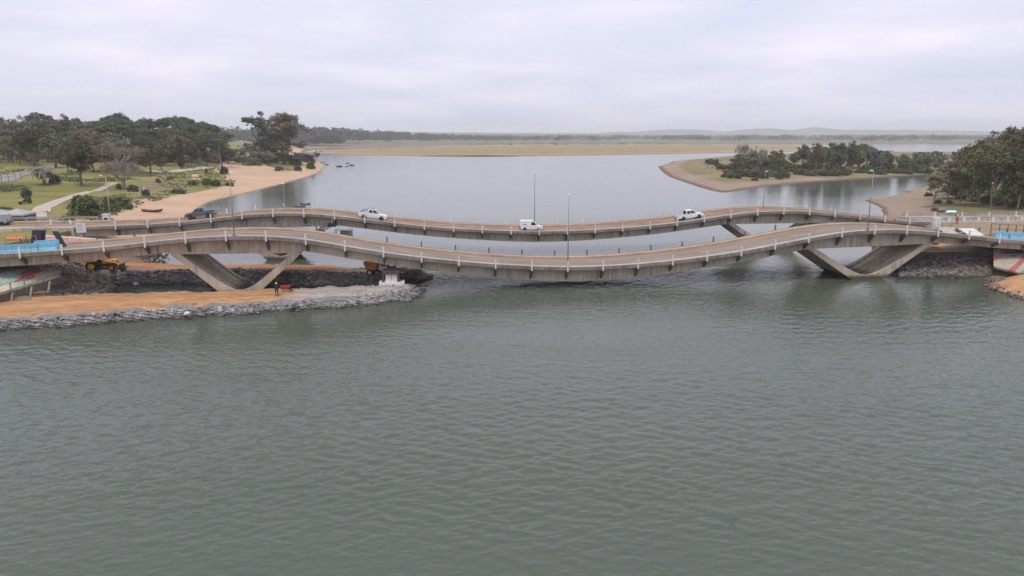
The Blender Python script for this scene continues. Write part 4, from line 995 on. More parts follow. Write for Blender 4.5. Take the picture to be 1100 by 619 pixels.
# ---- the wood behind the park, tree by tree
rw = random.Random(41); prof_x = [0, 25, 45, 60, 80, 110, 130, 160, 180, 205, 225, 243]; prof_y = [126, 127, 121, 124, 126, 124, 121, 127, 122, 125, 130, 137]
for row, (yy, drop, n) in enumerate([(520, 0, 30), (470, 2, 28), (420, 9, 26), (392, 19, 26)]):
    for k in range(n):
        px = -30 + (k + rw.uniform(0.1, 0.9)) * 272 / n; y_ = yy + rw.uniform(-18, 18); x_ = (px - CX) / F * (y_ * math.cos(PITCH) + 14 * math.sin(PITCH))
        if row == 3 and px > 225: continue
        g = hL(x_, y_); top = float(np.interp(px, prof_x, prof_y)) + drop + rw.uniform(-1.5, 5) 
        ang = PITCH - math.atan((CY - top) / F); ht = H - math.tan(ang) * y_ - g
        pine = (100 < px) and rw.random() < 0.85 or rw.random() < 0.25
        rn = ["back", "second", "third", "front"][row]
        if pine and row < 3: in_row(f"umbrella pine from the left in the {rn} row of the wood", px, plant("pine_tree", "pine", rw.randrange(4), (x_, y_, g), ht, rw.uniform(12, 18), "umbrella pine in the crowded wood behind the park", "pines of the wood behind the park", "leaf_pine", "bark_grey"))
        else: in_row(f"broad-leaved tree from the left in the {rn} row of the wood", px, plant("wood_tree", ["round", "bushy", "gum", "bushy"][rw.randrange(4)], rw.randrange(1, 5), (x_, y_, g), ht, rw.uniform(11, 17), "broad-leaved tree in the crowded wood behind the park", "broad-leaved trees of the wood behind the park", ["leaf_brown", "leaf_olive", "leaf_brown", "leaf_grey", "leaf_dark"][rw.randrange(5)], "bark_grey"))

# ---- right bank grove
rg = random.Random(5)
GR = [(1003, 223, 182, 34, "leftmost small spreading tree of the grove on the right bank"), (1017, 220, 168, 40, "forked thin tree second from the left in the right bank grove"), (1030, 221, 160, 40, "tree with twin trunks behind the leftmost grove trees"),
      (1050, 222, 153, 44, "straight-trunked grove tree left of the multi-stemmed ones"), (1066, 224, 150, 40, "multi-stemmed grove tree in the middle of the right bank grove"), (1080, 224.5, 160, 34, "low yellowish grove tree before the tall dark ones"),
      (1092, 226, 165, 34, "short dark green tree at the right end of the grove's front"), (1108, 225, 140, 60, "tall dark tree cut off by the right edge of the view")]
for i, (bx, by, tp, w, lab) in enumerate(GR): plant_px("grove_tree", ["slender", "slender", "slender", "bushy", "slender", "bushy", "bushy", "bushy"][i], 1 + i % 5, bx, by, tp, w, hR, lab, "trees of the right bank grove", ["leaf_brown", "leaf_grey", "leaf_brown", "leaf_olive", "leaf_brown", "leaf_olive", "leaf_dark", "leaf_dark"][i], "bark_grey")
for k in range(34):
    px = 1026 + k * 4.0 + rg.uniform(-4, 4); by = rg.uniform(203, 217); tp = np.interp(px, [1020, 1045, 1065, 1085, 1100, 1170], [168, 153, 146, 138, 134, 130]) + rg.uniform(-2, 16)
    in_row("tree from the left in the thick of the right bank grove", px, plant_px("grove_tree", ["bushy", "round", "bushy", "slender"][k % 4], 1 + k % 4, px, by, tp, rg.uniform(30, 46), hR, "thin-stemmed tree in the thick of the right bank grove", "trees in the thick of the right bank grove", ["leaf_brown", "leaf_olive", "leaf_brown", "leaf_brown", "leaf_grey"][rg.randrange(5)], "bark_grey"))
for i, (bx, by, tp, w, lab) in enumerate([(997, 211, 206, 11, "flat bush on the mud of the right bank"), (1007, 219, 213, 11, "dark bush under the leftmost grove tree"), (1019, 219, 214, 9, "small bush between the grove's first trunks"), (1004, 227, 222, 10, "lowest bush beside the road on the right bank"), (1012, 228.5, 225, 14, "flat dry bush left of the green parasol"), (1035, 214, 205, 14, "bush behind the grove's forked tree"), (1046, 217, 205, 16, "tall bush at the foot of the straight-trunked grove tree"), (1060, 219, 207, 17, "bush between the grove's middle trunks"), (1074, 221, 209, 17, "bush left of the short dark green grove tree"), (1086, 223, 212, 16, "brown bush before the short dark green grove tree"), (1100, 224, 210, 18, "bush cut by the right edge of the view")]):
    plant_px("shrub", "shrub", 1 + i % 4, bx, by, tp, w, hR, lab, "bushes on the right bank", "leaf_brown", "bark", "shrub")

# ---- island trees and shrubs
ri = random.Random(9)
IL = []
for k in range(74):
    px = ri.choice([ri.uniform(832, 945), ri.uniform(832, 945), ri.uniform(940, 1012), ri.uniform(790, 840)])
    by = ri.uniform(176, 187) if px > 850 else ri.uniform(177, 183)
    tp = np.interp(px, [760, 800, 830, 850, 880, 920, 940, 950, 965, 985, 1010], [170, 164, 162, 157, 155, 152, 160, 158, 162, 164, 160]) + ri.uniform(0, 9)
    in_row("tree from the left in the " + ("front" if by > 181.5 else "back") + " half of the island thicket", px, plant_px("island_tree", ["bushy", "gum", "round", "slender"][k % 4], 1 + k % 4, px, by, tp, ri.uniform(12, 20), hI, "grey-green tree in the thicket on the low island", "trees of the island thicket", ["leaf_olive", "leaf_grey", "leaf_pine", "leaf_brown", "leaf_grey"][ri.randrange(5)], "bark_grey"))
for i, (px, by, tp, w) in enumerate([(797, 177, 154, 18), (809, 176, 157, 14), (819, 177, 159, 12), (803, 178, 162, 14)]):
    plant_px("leafless_tree", "bare", 1 + i % 2, px, by, tp, w, hI, ["tallest leafless tree on the island's left end", "leafless tree second from the left on the island", "rightmost leafless tree on the island", "shortest leafless tree on the island"][i], None, "twig", "bark_grey")
for k in range(175):
    px = ri.uniform(762, 905) if k < 66 else ri.uniform(905, 1000); by = (ri.uniform(181, 195) if px < 850 else ri.uniform(183, 190)) - max(0, (px - 880)) * 0.02
    if px < 775: by = ri.uniform(176, 180)
    if k >= 92: px, by = ri.uniform(772, 1000 if k > 125 else 852), ri.uniform(178, 192 if k < 126 else 188)
    in_row("rounded shrub from the left along the island's edge", px, plant_px("shrub", "shrub", 1 + k % 4, px, by, by - ri.uniform(4, 9), ri.uniform(8, 17), hI, "rounded dark shrub along the island's edge", "shrubs along the island's edge", ["leaf_dark", "leaf_green", "leaf_brown", "leaf_pine"][ri.randrange(4)], "bark", "shrub"))

# undergrowth along the foot of the wood and under the gum trees
ru = random.Random(23)
for k in range(44):
    px = ru.uniform(-10, 250); by = ru.uniform(168.5, 175.5)
    in_row("undergrowth bush from the left along the foot of the wood", px, plant_px("shrub", "shrub", 1 + k % 4, px, by, by - ru.uniform(8, 16), ru.uniform(14, 24), hL, "bush", "undergrowth bushes at the foot of the wood", ["leaf_brown", "leaf_olive", "leaf_grey", "leaf_dark", "leaf_brown"][ru.randrange(5)], "bark", "shrub"))
for k in range(12):
    px = 252 + k * 7.2 + ru.uniform(-2, 2); by = ru.uniform(173, 178)
    in_row("undergrowth bush from the left beneath the gum trees", px, plant_px("shrub", "shrub", 1 + k % 4, px, by, by - ru.uniform(7, 14), ru.uniform(11, 18), hL, "bush", "undergrowth bushes beneath the gum trees", ["leaf_grey", "leaf_dark", "leaf_olive"][ru.randrange(3)], "bark", "shrub"))
for key, lst in ROWS.items():
    for n_, (px, o_) in enumerate(sorted(lst, key=lambda q: q[0])): o_["label"] = f"{ORD(n_ + 1)} {key}"

# ---- far woods that read as one mass
def far_wood(name, spots, mat, label):
    V = []; Fc = []; rnd = random.Random(77)
    for (x, y, z, ht, w) in spots:
        cl = [((x + rnd.uniform(-.5, .5) * w, y + rnd.uniform(-.5, .5) * w, z + ht * rnd.uniform(0.3, 0.92)), (w * 0.3, w * 0.3, ht * 0.16)) for _ in range(9)]
        v, f = leaf_quads(cl, 11, ht * 0.085, rnd); o_ = len(V); V += v; Fc += [tuple(i + o_ for i in q) for q in f]
    me = bpy.data.meshes.new(name); me.from_pydata(V, [], Fc); me.materials.append(MATS[mat]); me.update()
    return tag(link(name, me), label, "wood", kind="stuff")
rf = random.Random(8); S = []
for k in range(620):
    px = rf.uniform(150, 590); y_ = rf.uniform(1480, 1800) + max(0, px - 330) * 5; x_ = (px - CX) / F * y_
    ht = np.interp(px, [240, 330, 380, 430, 500, 590], [34, 38, 35, 30, 22, 14]) * rf.uniform(0.75, 1.05); S.append((x_, y_, hF(x_, y_), ht, rf.uniform(14, 24)))
far_wood("far_forest", S, "leaf_far", "bluish wood on the far shore beyond the gum trees")
S = []
for k in range(800):
    px = rf.uniform(430, 1110); y_ = rf.uniform(2000, 4200); x_ = (px - CX) / F * y_
    S.append((x_, y_, hF(x_, y_), rf.uniform(9, 24), rf.uniform(25, 60)))
far_wood("far_treeline", S, "leaf_far", "hazy tree belts across the flat land at the horizon")
S = []
for k in range(70):
    px = rf.uniform(505, 715); y_ = rf.uniform(1480, 1640); x_ = (px - CX) / F * y_
    S.append((x_, y_, 1.0, rf.uniform(2.5, 5.5), rf.uniform(5, 12)))
far_wood("far_scrub", S, "leaf_far", "dark scrub dotted along the back of the golden sandbar")
S = []
for k in range(60):
    px = rf.uniform(325, 372); y_ = rf.uniform(1400, 1480); x_ = (px - CX) / F * y_
    S.append((x_, y_, 2.0, rf.uniform(18, 30), rf.uniform(12, 20)))
far_wood("far_grove", S, "leaf_far", "darker clump of trees at the near end of the far wood")
# far houses, a few pixels each
FH = [(418, 2150, "small pale house at the right end of the far wood", 22), (503, 2900, "wide cream house on the far shore left of the sandbar scrub", 60), (600, 3300, "small white house on the far flat land", 30), (652, 3000, "white farm shed in the middle of the far shore", 45), (690, 3200, "long white building right of the farm shed", 70), (1000, 3300, "pale building far behind the island thicket", 80)]
for px, y_, lab, wd in FH:
    x_ = (px - CX) / F * y_; z_ = hF(x_, y_); t = thing("far_house", lab, "house", (x_, y_, z_), group="houses on the far shore")
    mb = MB(); mb.box(-wd / 2, wd / 2, -6, 6, -1, 9); mb.build("wall", "house_white", t, world=False)
    mb = MB(); mb.prism([(-wd / 2 - 1, 9.02), (wd / 2 + 1, 9.02), (wd / 2 - 4, 13), (-wd / 2 + 4, 13)], -7, 7); mb.build("roof", "roof_tile", t, world=False)
    for k in range(3): mb = MB(); q = -wd / 2 + wd * (k + 0.7) / 3.4; mb.box(q, q + wd * 0.1, -6.1, -6.0, 3, 6.5); mb.build("window", "window_glass", t, world=False)

# ================================================================== VEHICLES
def quad_plate(mb, pts, n, th=0.02):
    n = Vector(n).normalized() * th; P = [Vector(p) for p in pts]; Q = [p + n for p in P]
    mb.add(P + Q, [(0, 3, 2, 1), (4, 5, 6, 7), (0, 1, 5, 4), (1, 2, 6, 5), (2, 3, 7, 6), (3, 0, 4, 7)])
def wheel(parent, x, y, r, w, rim="rim_metal", tyre="tyre_rubber"):
    s = 1 if y > 0 else -1
    e = MB(); n = 18; prof = [(r * 0.6, -w / 2), (r * 0.95, -w / 2), (r, -w * 0.3), (r, w * 0.3), (r * 0.95, w / 2), (r * 0.6, w / 2)]
    e.loft([[(q * math.cos(k * 2 * math.pi / n), b, q * math.sin(k * 2 * math.pi / n)) for q, b in prof] for k in list(range(n)) + [0]], close=True, caps=False)
    o = e.build("wheel", tyre, parent, world=False, smooth=True); o.location = (x, y, r)
    c = MB(); c.tube([(0, -w * 0.32, 0), (0, w * 0.32, 0)], r * 0.62, 14)
    for k in range(5): a = k * 1.2566; c.hexa([(math.cos(a + d_) * q, s * w * z_, math.sin(a + d_) * q) for z_ in (0.32, 0.42) for q, d_ in ((r * .12, -.5), (r * .58, -.16), (r * .58, .16), (r * .12, .5))])
    c.build("rim", rim, o, world=False); return o
def vehicle(name, label, style, mat, loc, heading, pitch=0.0, cat="car", rack=False):
    t = thing(name, label, cat, loc); t.rotation_mode = 'XYZ'; t.scale = (.96, 1, 1.1) if style == "pickup" else (1, 1, 1)
    t.rotation_euler = (Matrix.Rotation(heading, 3, 'Z') @ Matrix.Rotation(-pitch, 3, 'Y')).to_euler()
    if style == "pickup":
        w = 0.93; mb = MB(); mb.prism([(-1.0, .48), (-1.0, 1.10), (1.2, 1.13), (2.3, 1.04), (2.58, .88), (2.62, .5), (2.2, .42)], -w, w); mb.build("body", mat, t, world=False, bevel=0.05)
        mb = MB(); mb.box(-2.6, -1.003, -w, -w + .08, .52, 1.12); mb.box(-2.6, -1.003, w - .08, w, .52, 1.12); mb.box(-2.66, -2.6, -w, w, .55, 1.12); mb.box(-2.6, -1.003, -w + .08, w - .08, .52, .62); mb.build("load_bed", mat, t, world=False)
        mb = MB(); mb.box(-2.58, -1.02, -w + .09, w - .09, .625, .70); mb.build("bed_liner", "black_plastic", t, world=False)
        b0, b1, t0, t1, zb, zt, ins = -1.0, 1.28, -0.78, 0.42, 1.11, 1.76, 0.16; wheels = [(1.62, .38), (-1.55, .38)]; L0, L1 = -2.66, 2.62
    elif style == "van":
        w = 0.86; mb = MB(); mb.prism([(-2.05, .35), (-2.08, 1.0), (-2.02, 1.86), (-1.9, 1.95), (0.25, 1.95), (0.55, 1.72), (0.95, 1.12), (1.75, .98), (2.02, .78), (2.05, .4)], -w, w); mb.build("body", mat, t, world=False, bevel=0.06)
        b0, b1, t0, t1, zb, zt, ins = None, None, None, None, 0, 0, 0; wheels = [(1.32, .31), (-1.3, .31)]; L0, L1 = -2.08, 2.05
        mb = MB(); quad_plate(mb, [(0.98, -.74, 1.14), (0.98, .74, 1.14), (0.58, .68, 1.70), (0.58, -.68, 1.70)], (0.8, 0, 0.55), 0.03); mb.build("windscreen", "window_glass", t, world=False)
        for s in (-1, 1):
            mb = MB(); quad_plate(mb, [(-0.1, s * w, 1.15), (0.78, s * w, 1.15), (0.42, s * w, 1.68), (-0.1, s * w, 1.68)], (0, s, 0), 0.012); mb.build("side_window", "window_glass", t, world=False)
            mb = MB(); quad_plate(mb, [(-1.75, s * w, 1.15), (-0.9, s * w, 1.15), (-0.9, s * w, 1.38), (-1.75, s * w, 1.38)], (0, s, 0), 0.008); mb.build("side_lettering", "canvas_grey", t, world=False)
    else:
        w = 0.87; mb = MB(); mb.prism([(-2.1, .35), (-2.15, .85), (-1.95, 1.0), (0.9, 0.98), (1.9, .82), (2.12, .62), (2.12, .36)], -w, w); mb.build("body", mat, t, world=False, bevel=0.06)
        b0, b1, t0, t1, zb, zt, ins = -1.85, 1.05, -1.25, 0.25, 0.985, 1.46, 0.17; wheels = [(1.32, .31), (-1.3, .31)]; L0, L1 = -2.15, 2.12
    if b0 is not None:
        mb = MB(); mb.hexa([(b0, -w + .02, zb), (b1, -w + .02, zb), (b1, w - .02, zb), (b0, w - .02, zb), (t0, -w + ins, zt), (t1, -w + ins, zt), (t1, w - ins, zt), (t0, w - ins, zt)]); mb.build("cab", mat, t, world=False, bevel=0.05)
        def P(f, g, s): # f along, g up
            xa = b0 + (t0 - b0) * g; xb = b1 + (t1 - b1) * g; return (xa + (xb - xa) * f, s * (w - .02 + (ins * -1 + .02) * g), zb + (zt - zb) * g)
        for s in (-1, 1):
            for f0, f1 in ((0.07, 0.44), (0.50, 0.93)):
                mb = MB(); quad_plate(mb, [P(f0, .12, s), P(f1, .12, s), P(f1 - (.03 if f1 > .8 else 0), .86, s), P(f0 + (.03 if f0 < .2 else 0), .86, s)], (0, s, 0.2), 0.015); mb.build("side_window", "window_glass", t, world=False)
        def FR(f, g, end):
            x = (b0 + (t0 - b0) * g) if end == 0 else (b1 + (t1 - b1) * g); hw = w - .02 + (-ins + .02) * g; return (x, (f * 2 - 1) * hw, zb + (zt - zb) * g)
        for end, nm, nx in ((0, "rear_window", -1), (1, "windscreen", 1)):
            mb = MB(); quad_plate(mb, [FR(.08, .1, end), FR(.92, .1, end), FR(.92, .9, end), FR(.08, .9, end)], (nx, 0, .5), 0.015); mb.build(nm, "window_glass", t, world=False)
    for s in (-1, 1):
        for wx, wr in wheels:
            wheel(t, wx, s * (w - .1), wr, .24)
            mb = MB(); n = 12; mb.tube([(wx, s * (w - .3), wr + .02), (wx, s * (w + .006), wr + .02)], wr * 1.22, n); mb.build("wheel_arch", "black_plastic", t, world=False)
        mb = MB(); mb.box(L1 - .16, L1 + .015, s * w * .55 - .2, s * w * .55 + .24, .74, .9); mb.build("headlight", "lamp_clear", t, world=False)
        mb = MB(); mb.box(L0 - .012, L0 + .1, s * w * .86 - .09, s * w * .86 + .09, .78, 1.06); mb.build("tail_light", "lamp_red", t, world=False)
    for x0, x1, nm in ((L1 - .1, L1 + .07, "front_bumper"), (L0 - .09, L0 + .05, "rear_bumper")):
        mb = MB(); mb.box(x0, x1, -w * .97, w * .97, .40, .62); mb.build(nm, "black_plastic" if style != "car" else mat, t, world=False, bevel=0.03)
    if rack:
        mb = MB()
        for s in (-1, 1): mb.tube([(-0.7, s * .6, 1.83), (0.3, s * .6, 1.83)], .03, 5); mb.tube([(-2.3, s * .82, 1.12), (-1.5, s * .82, 1.5), (-0.95, s * .75, 1.6)], .035, 5)
        for x in (-.6, .2): mb.tube([(x, -.6, 1.83), (x, .6, 1.83)], .03, 5)
        mb.build("roof_rack", "black_plastic", t, world=False)
    return t
def far_car(name, label, style, mat, px, py, lane, flip=False, **kw):
    t, _ = on_line(px, py, DF + lane); s = math.atan((zFb(t + 2) - zFb(t - 2)) / 4)
    return vehicle(name, label, style, mat, B(t, DF + lane, zFb(t) - 0.276), TH + (math.pi if flip else 0), -s if flip else s, **kw)
far_car("pickup_truck", "dark grey pickup heading left on the far bridge", "pickup", "car_grey", 216, 232, 6.9, True, cat="pickup truck")
far_car("pickup_truck", "white pickup with roof rack driving down from the far bridge's left hump", "pickup", "car_white", 400, 233, 3.0, cat="pickup truck", rack=True)
far_car("delivery_van", "small white delivery van at the dip of the far bridge", "van", "car_white", 570.5, 243, 3.0, cat="van")
far_car("pickup_truck", "white pickup driving up to the far bridge's right hump", "pickup", "car_white", 741, 233, 3.0, cat="pickup truck")
g = foot(175, 185.3, hL); vehicle("parked_car", "silver car parked on the grass by the sandy track", "car", "car_silver", g, R(172))
g = foot(6, 171.5, hL); vehicle("parked_van", "white van parked under the trees at the left edge", "van", "car_white", g, R(10), cat="van")
g = foot(38, 177.0, hL); vehicle("parked_car", "pale car half hidden behind the palm", "car", "car_silver", g, R(20))

# ---- yellow backhoe loader on the causeway
p = B(*(on_line(110, 290, 111.8)[0], 111.8), 0); gz = 1.36
t = thing("backhoe_loader", "yellow backhoe loader on the red causeway under the near bridge", "backhoe", (p.x, p.y, gz), (0, 0, TH + R(4)))
mb = MB(); mb.box(-1.6, 1.9, -.45, .45, .65, 1.05); mb.build("chassis", "black_plastic", t, world=False)
mb = MB(); mb.prism([(0.35, 1.0), (2.1, 1.0), (2.15, 1.55), (0.35, 1.8)], -.5, .5); mb.build("bonnet", "machine_yellow", t, world=False, bevel=.04)
cb = MB(); cb.hexa([(-1.15, -.75, 1.05), (.4, -.75, 1.05), (.4, .75, 1.05), (-1.15, .75, 1.05), (-1.05, -.7, 2.6), (.15, -.7, 2.6), (.15, .7, 2.6), (-1.05, .7, 2.6)]); cab_o = cb.build("cab", "window_glass", t, world=False)
mb = MB(); mb.box(-1.2, .3, -.8, .8, 2.6, 2.72); mb.build("cab_roof", "machine_yellow", cab_o, world=False, bevel=.03)
for xx, sx in ((-1.13, -1.05), (0.42, 0.17)):
    for s in (-1, 1): mb = MB(); mb.tube([(xx, s * .77, 1.05), (sx, s * .72, 2.6)], .05, 5); mb.build("cab_pillar", "machine_yellow", cab_o, world=False)
for s in (-1, 1):
    wheel(t, -1.15, s * .85, .78, .45, "machine_yellow"); wheel(t, 1.55, s * .82, .48, .34, "machine_yellow")
    mb = MB(); mb.prism([(-1.9, 1.5), (-0.35, 1.5), (-0.5, 1.72), (-1.8, 1.72)], s * .85 - .24, s * .85 + .24); mb.build("mudguard", "machine_yellow", t, world=False)
    mb = MB(); mb.tube([(0.6, s * .62, 1.5), (2.2, s * .62, 1.15), (2.75, s * .62, .45)], [.11, .11, .09], 6); mb.build("loader_arm", "machine_yellow", t, world=False)
mb = MB(); mb.prism([(2.65, .12), (3.6, .08), (3.62, .14), (2.9, .3), (2.85, .85), (3.3, 1.02), (3.25, 1.08), (2.7, .95)], -1.1, 1.1); mb.build("loader_bucket", "black_plastic", t, world=False)
bo = MB(); bo.tube([(-1.7, 0, .9), (-2.5, 0, 2.1), (-2.3, 0, 2.9)], [.17, .14, .1], 6); bo = bo.build("boom", "machine_yellow", t, world=False)
mb = MB(); mb.tube([(-2.3, 0, 2.9), (-3.0, 0, 1.9), (-3.05, 0, 1.2)], [.1, .1, .08], 6); mb.build("dipper_arm", "machine_yellow", bo, world=False)
mb = MB(); mb.prism([(-3.35, .55), (-2.75, .6), (-2.8, 1.2), (-3.15, 1.25), (-3.4, 1.0)], -.35, .35); mb.build("digger_bucket", "black_plastic", bo, world=False)
for s in (-1, 1): mb = MB(); mb.tube([(-1.7, s * .5, 1.0), (-1.95, s * 1.15, .05)], .09, 5); mb.build("stabiliser_leg", "machine_yellow", t, world=False)

# ---- orange dumper behind the support frame
tq = on_line(406, 292, 105.0)[0]; p = B(tq, 105.0, 0)
t = thing("dumper_truck", "small orange dumper with pale cab below the near bridge", "dumper", (p.x, p.y, 1.0), (0, 0, TH + R(-14)))
mb = MB(); mb.add([(-1.5, -.8, .85), (-.1, -.8, .85), (-.1, .8, .85), (-1.5, .8, .85), (-1.9, -1.0, 2.0), (.25, -1.0, 2.0), (.25, 1.0, 2.0), (-1.9, 1.0, 2.0)], [(0, 3, 2, 1), (0, 1, 5, 4), (1, 2, 6, 5), (2, 3, 7, 6), (3, 0, 4, 7)]); mb.build("skip", "machine_orange", t, world=False)
mb = MB(); mb.box(-1.5, 1.9, -.5, .5, .5, .8); mb.build("chassis", "black_plastic", t, world=False)
cb = MB(); cb.box(.45, 1.7, -.75, .75, .8, 2.1, taper=(.05, .2, .08, .08)); cb = cb.build("cab", "white_block", t, world=False, bevel=.05)
for s in (-1, 1):
    mb = MB(); quad_plate(mb, [(.65, s * .735, 1.4), (1.4, s * .735, 1.4), (1.32, s * .70, 1.95), (.7, s * .70, 1.95)], (0, s, .1), .02); mb.build("side_window", "window_glass", cb, world=False)
    wheel(t, -1.0, s * .72, .45, .34); wheel(t, 1.25, s * .72, .45, .34)

# ---- temporary support under the near bridge: brown steel head on a white block and slab
t0_ = on_line(421, 300, 99.6)[0]; p = B(t0_, 99.6, 0); gz = hP(p.x, p.y)
t = thing("bridge_support", "temporary support of white block and brown steel under the near bridge", "support", (p.x, p.y, 0.65), (0, 0, TH))
mb = MB(); mb.box(-1.75, 1.75, -1.0, 1.0, 0, .45); mb.build("base_slab", "white_block", t, world=False, bevel=.05)
mb = MB(); mb.box(-.85, -.02, -.7, .7, .45, 1.55); mb.box(.02, .75, -.7, .7, .45, 1.55); mb.build("pedestal", "white_block", t, world=False, bevel=.04)
mb = MB(); mb.box(-1.25, 1.1, -.95, .95, 1.55, 2.05); mb.build("cross_beam", "steel_brown", t, world=False)
for x in (-1.2, .95): mb = MB(); mb.box(x - .14, x + .14, -.8, -.5, .45, 1.55); mb.build("steel_strut", "steel_brown", t, world=False)
mb = MB(); mb.box(-.6, .6, -.5, .6, 2.05, 2.5); mb.build("jack", "black_plastic", t, world=False)
# dark piling machine beside it
p = B(on_line(436, 298, 103.0)[0], 103.0, 0)
t = thing("piling_rig", "blackened piling rig beside the white support block", "machine", (p.x, p.y, .45), (0, 0, TH + R(20))); t.scale = (.75,) * 3
for s in (-1, 1): mb = MB(); mb.prism([(-1.6, .1), (-1.3, -.05), (1.3, -.05), (1.6, .1), (1.6, .5), (1.3, .68), (-1.3, .68), (-1.6, .5)], s * .9 - .25, s * .9 + .25); mb.build("track", "tyre_rubber", t, world=False)
mb = MB(); mb.box(-1.5, 1.2, -1.0, 1.0, .75, 1.5); mb.build("body", "steel_brown", t, world=False, bevel=.06)
mb = MB(); mb.box(.2, 1.25, -.95, -.1, 1.5, 2.2); mb.build("cab", "window_glass", t, world=False, bevel=.04)
mb = MB(); mb.box(-1.7, -1.3, -.2, .2, .0, 2.4); mb.build("leader_mast", "black_plastic", t, world=False)
mb = MB(); mb.box(-.9, .0, .1, .8, 1.5, 1.75); mb.build("engine_cover", "white_block", t, world=False)

# ---- work cradle hung under the far bridge, with a boom reaching to it
tc, zc = on_line(370.5, 257, DF + 0.2); ztop = on_line(370.5, 245.6, DF + 0.2)[1]
p = B(tc, DF + 0.2, 0); t = thing("work_cradle", "grey steel work cradle hung on the far bridge's side", "cradle", (p.x, p.y, zc - .35), (0, 0, TH)); hh_ = ztop - zc + .35
mb = MB(); mb.box(-1.45, 1.45, -2.0, -.1, 0, .12); mb.build("floor_plate", "steel_grey", t, world=False)
mb = MB(); mb.box(-1.45, 1.45, -2.0, -.1, hh_ - .1, hh_); mb.build("roof_plate", "wall_grey", t, world=False)
mb = MB(); mb.box(-.75, 1.2, -.2, -.12, .12, hh_ - .1); mb.build("back_panel", "wall_grey", t, world=False)
for x in (-1.38, 1.3):
    for y in (-1.95, -.2): mb = MB(); mb.box(x - .06, x + .06, y - .06, y + .06, .12, hh_ - .1); mb.build("corner_post", "steel_grey", t, world=False)
mb = MB(); mb.box(-1.32, -.85, -1.8, -.4, .12, hh_ * .62); mb.build("motor_box", "black_plastic", t, world=False)
for x in (-1.0, 1.0): mb = MB(); mb.tube([(x, -.12, hh_), (x, -.12, zFb(tc) - .35 - (zc - .35))], .05, 5); mb.build("hanger", "steel_grey", t, world=False)
bt, bz = on_line(345, 248, DF - .6); p = B(bt, DF - .6, 0); q1 = B(*[on_line(357, 242.5, DF - .6)[0], DF - .6, on_line(357, 242.5, DF - .6)[1]])
t = thing("access_boom", "grey folding access boom hung beside the work cradle", "boom lift", (p.x, p.y, bz))
mb = MB(); mb.tube([(p.x, p.y, bz), tuple(q1)], [.2, .14], 6); mb.build("upper_arm", "steel_grey", t)
mb = MB(); mb.tube([(q1.x, q1.y, q1.z), (q1.x, q1.y, zFb(bt) - .1)], [.12, .12], 8); mb.build("hanger", "steel_grey", t)
mb = MB(); mb.box(q1.x - .7, q1.x + .7, q1.y - .6, q1.y + .4, q1.z - .15, q1.z + .45, taper=(.1, .2, 0, 0)); mb.build("motor_box", "black_plastic", t)
mb = MB(); mb.box(p.x - .6, p.x + .5, p.y - .4, p.y + .4, bz - .5, bz + .25); mb.build("basket", "steel_brown", t)

# ================================================================== LEFT END
def rail_fence(name, label, pts, h, mat, every=2.0, rails=(0.5, 1.0), post="fence_post", rad=.045):
    t = thing(name, label, "fence", pts[0]); P = [Vector(p) for p in pts]
    for a, b in zip(P[:-1], P[1:]):
        n = max(1, round((b - a).length / every))
        for k in range(n + (1 if b is P[-1] else 0)):
            q = a.lerp(b, k / n); mb = MB(); mb.box(q.x - rad, q.x + rad, q.y - rad, q.y + rad, q.z, q.z + h); mb.build(post, mat, t)
    for r in rails: mb = MB(); mb.tube([(q.x, q.y, q.z + h * r) for q in P], rad * .8, 5); mb.build("rail", mat, t)
    return t
zr = 6.0
def BL(px, D, py): t_, z_ = on_line(px, py, D); return B(t_, D, z_)
# road ground between and behind the bridge ends on the left
def slab(name, corners, z0, z1, mat, kind="structure"):
    mb = MB(); mb.hexa([(c[0], c[1], z0) for c in corners] + [(c[0], c[1], z1[i] if isinstance(z1, list) else z1) for i, c in enumerate(corners)]); o = mb.build(name, mat); 
    if kind: o["kind"] = kind
    return o
slab("road", [B(-120, DF + 1.4, 0), B(-58.02, DF + 1.4, 0), B(-58.02, DF + 8.8, 0), B(-120, DF + 8.8, 0)], 4.0, zFb(-58) - 0.29, "asphalt_brown")
slab("pavement", [B(-120, DF + 8.82, 0), B(-58.02, DF + 8.82, 0), B(-58.02, DF + WID, 0), B(-120, DF + WID, 0)], 4.0, zFb(-58) - 0.05, "sidewalk_tan")
slab("pavement", [B(-120, DF - .2, 0), B(-58.02, DF - .2, 0), B(-58.02, DF + 1.38, 0), B(-120, DF + 1.38, 0)], 4.0, zFb(-58) - 0.05, "concrete_pale")
slab("verge", [B(-120, DN + WID + .3, 0), B(-61, DN + WID + .3, 0), B(-58.5, DF - .25, 0), B(-120, DF - .25, 0)], 1.0, 5.55, "park_ground")
# far bridge abutments
for t_a, t_b, nm in ((-60.5, -57.0, "abutment"), (96.5, 100.0, "abutment")):
    slab(nm, [B(t_a, DF + .5, 0), B(t_b, DF + .5, 0), B(t_b, DF + WID - .5, 0), B(t_a, DF + WID - .5, 0)], -1.0, (zFb(-57) if t_a < 0 else zFb(97)) - 0.95, "concrete")

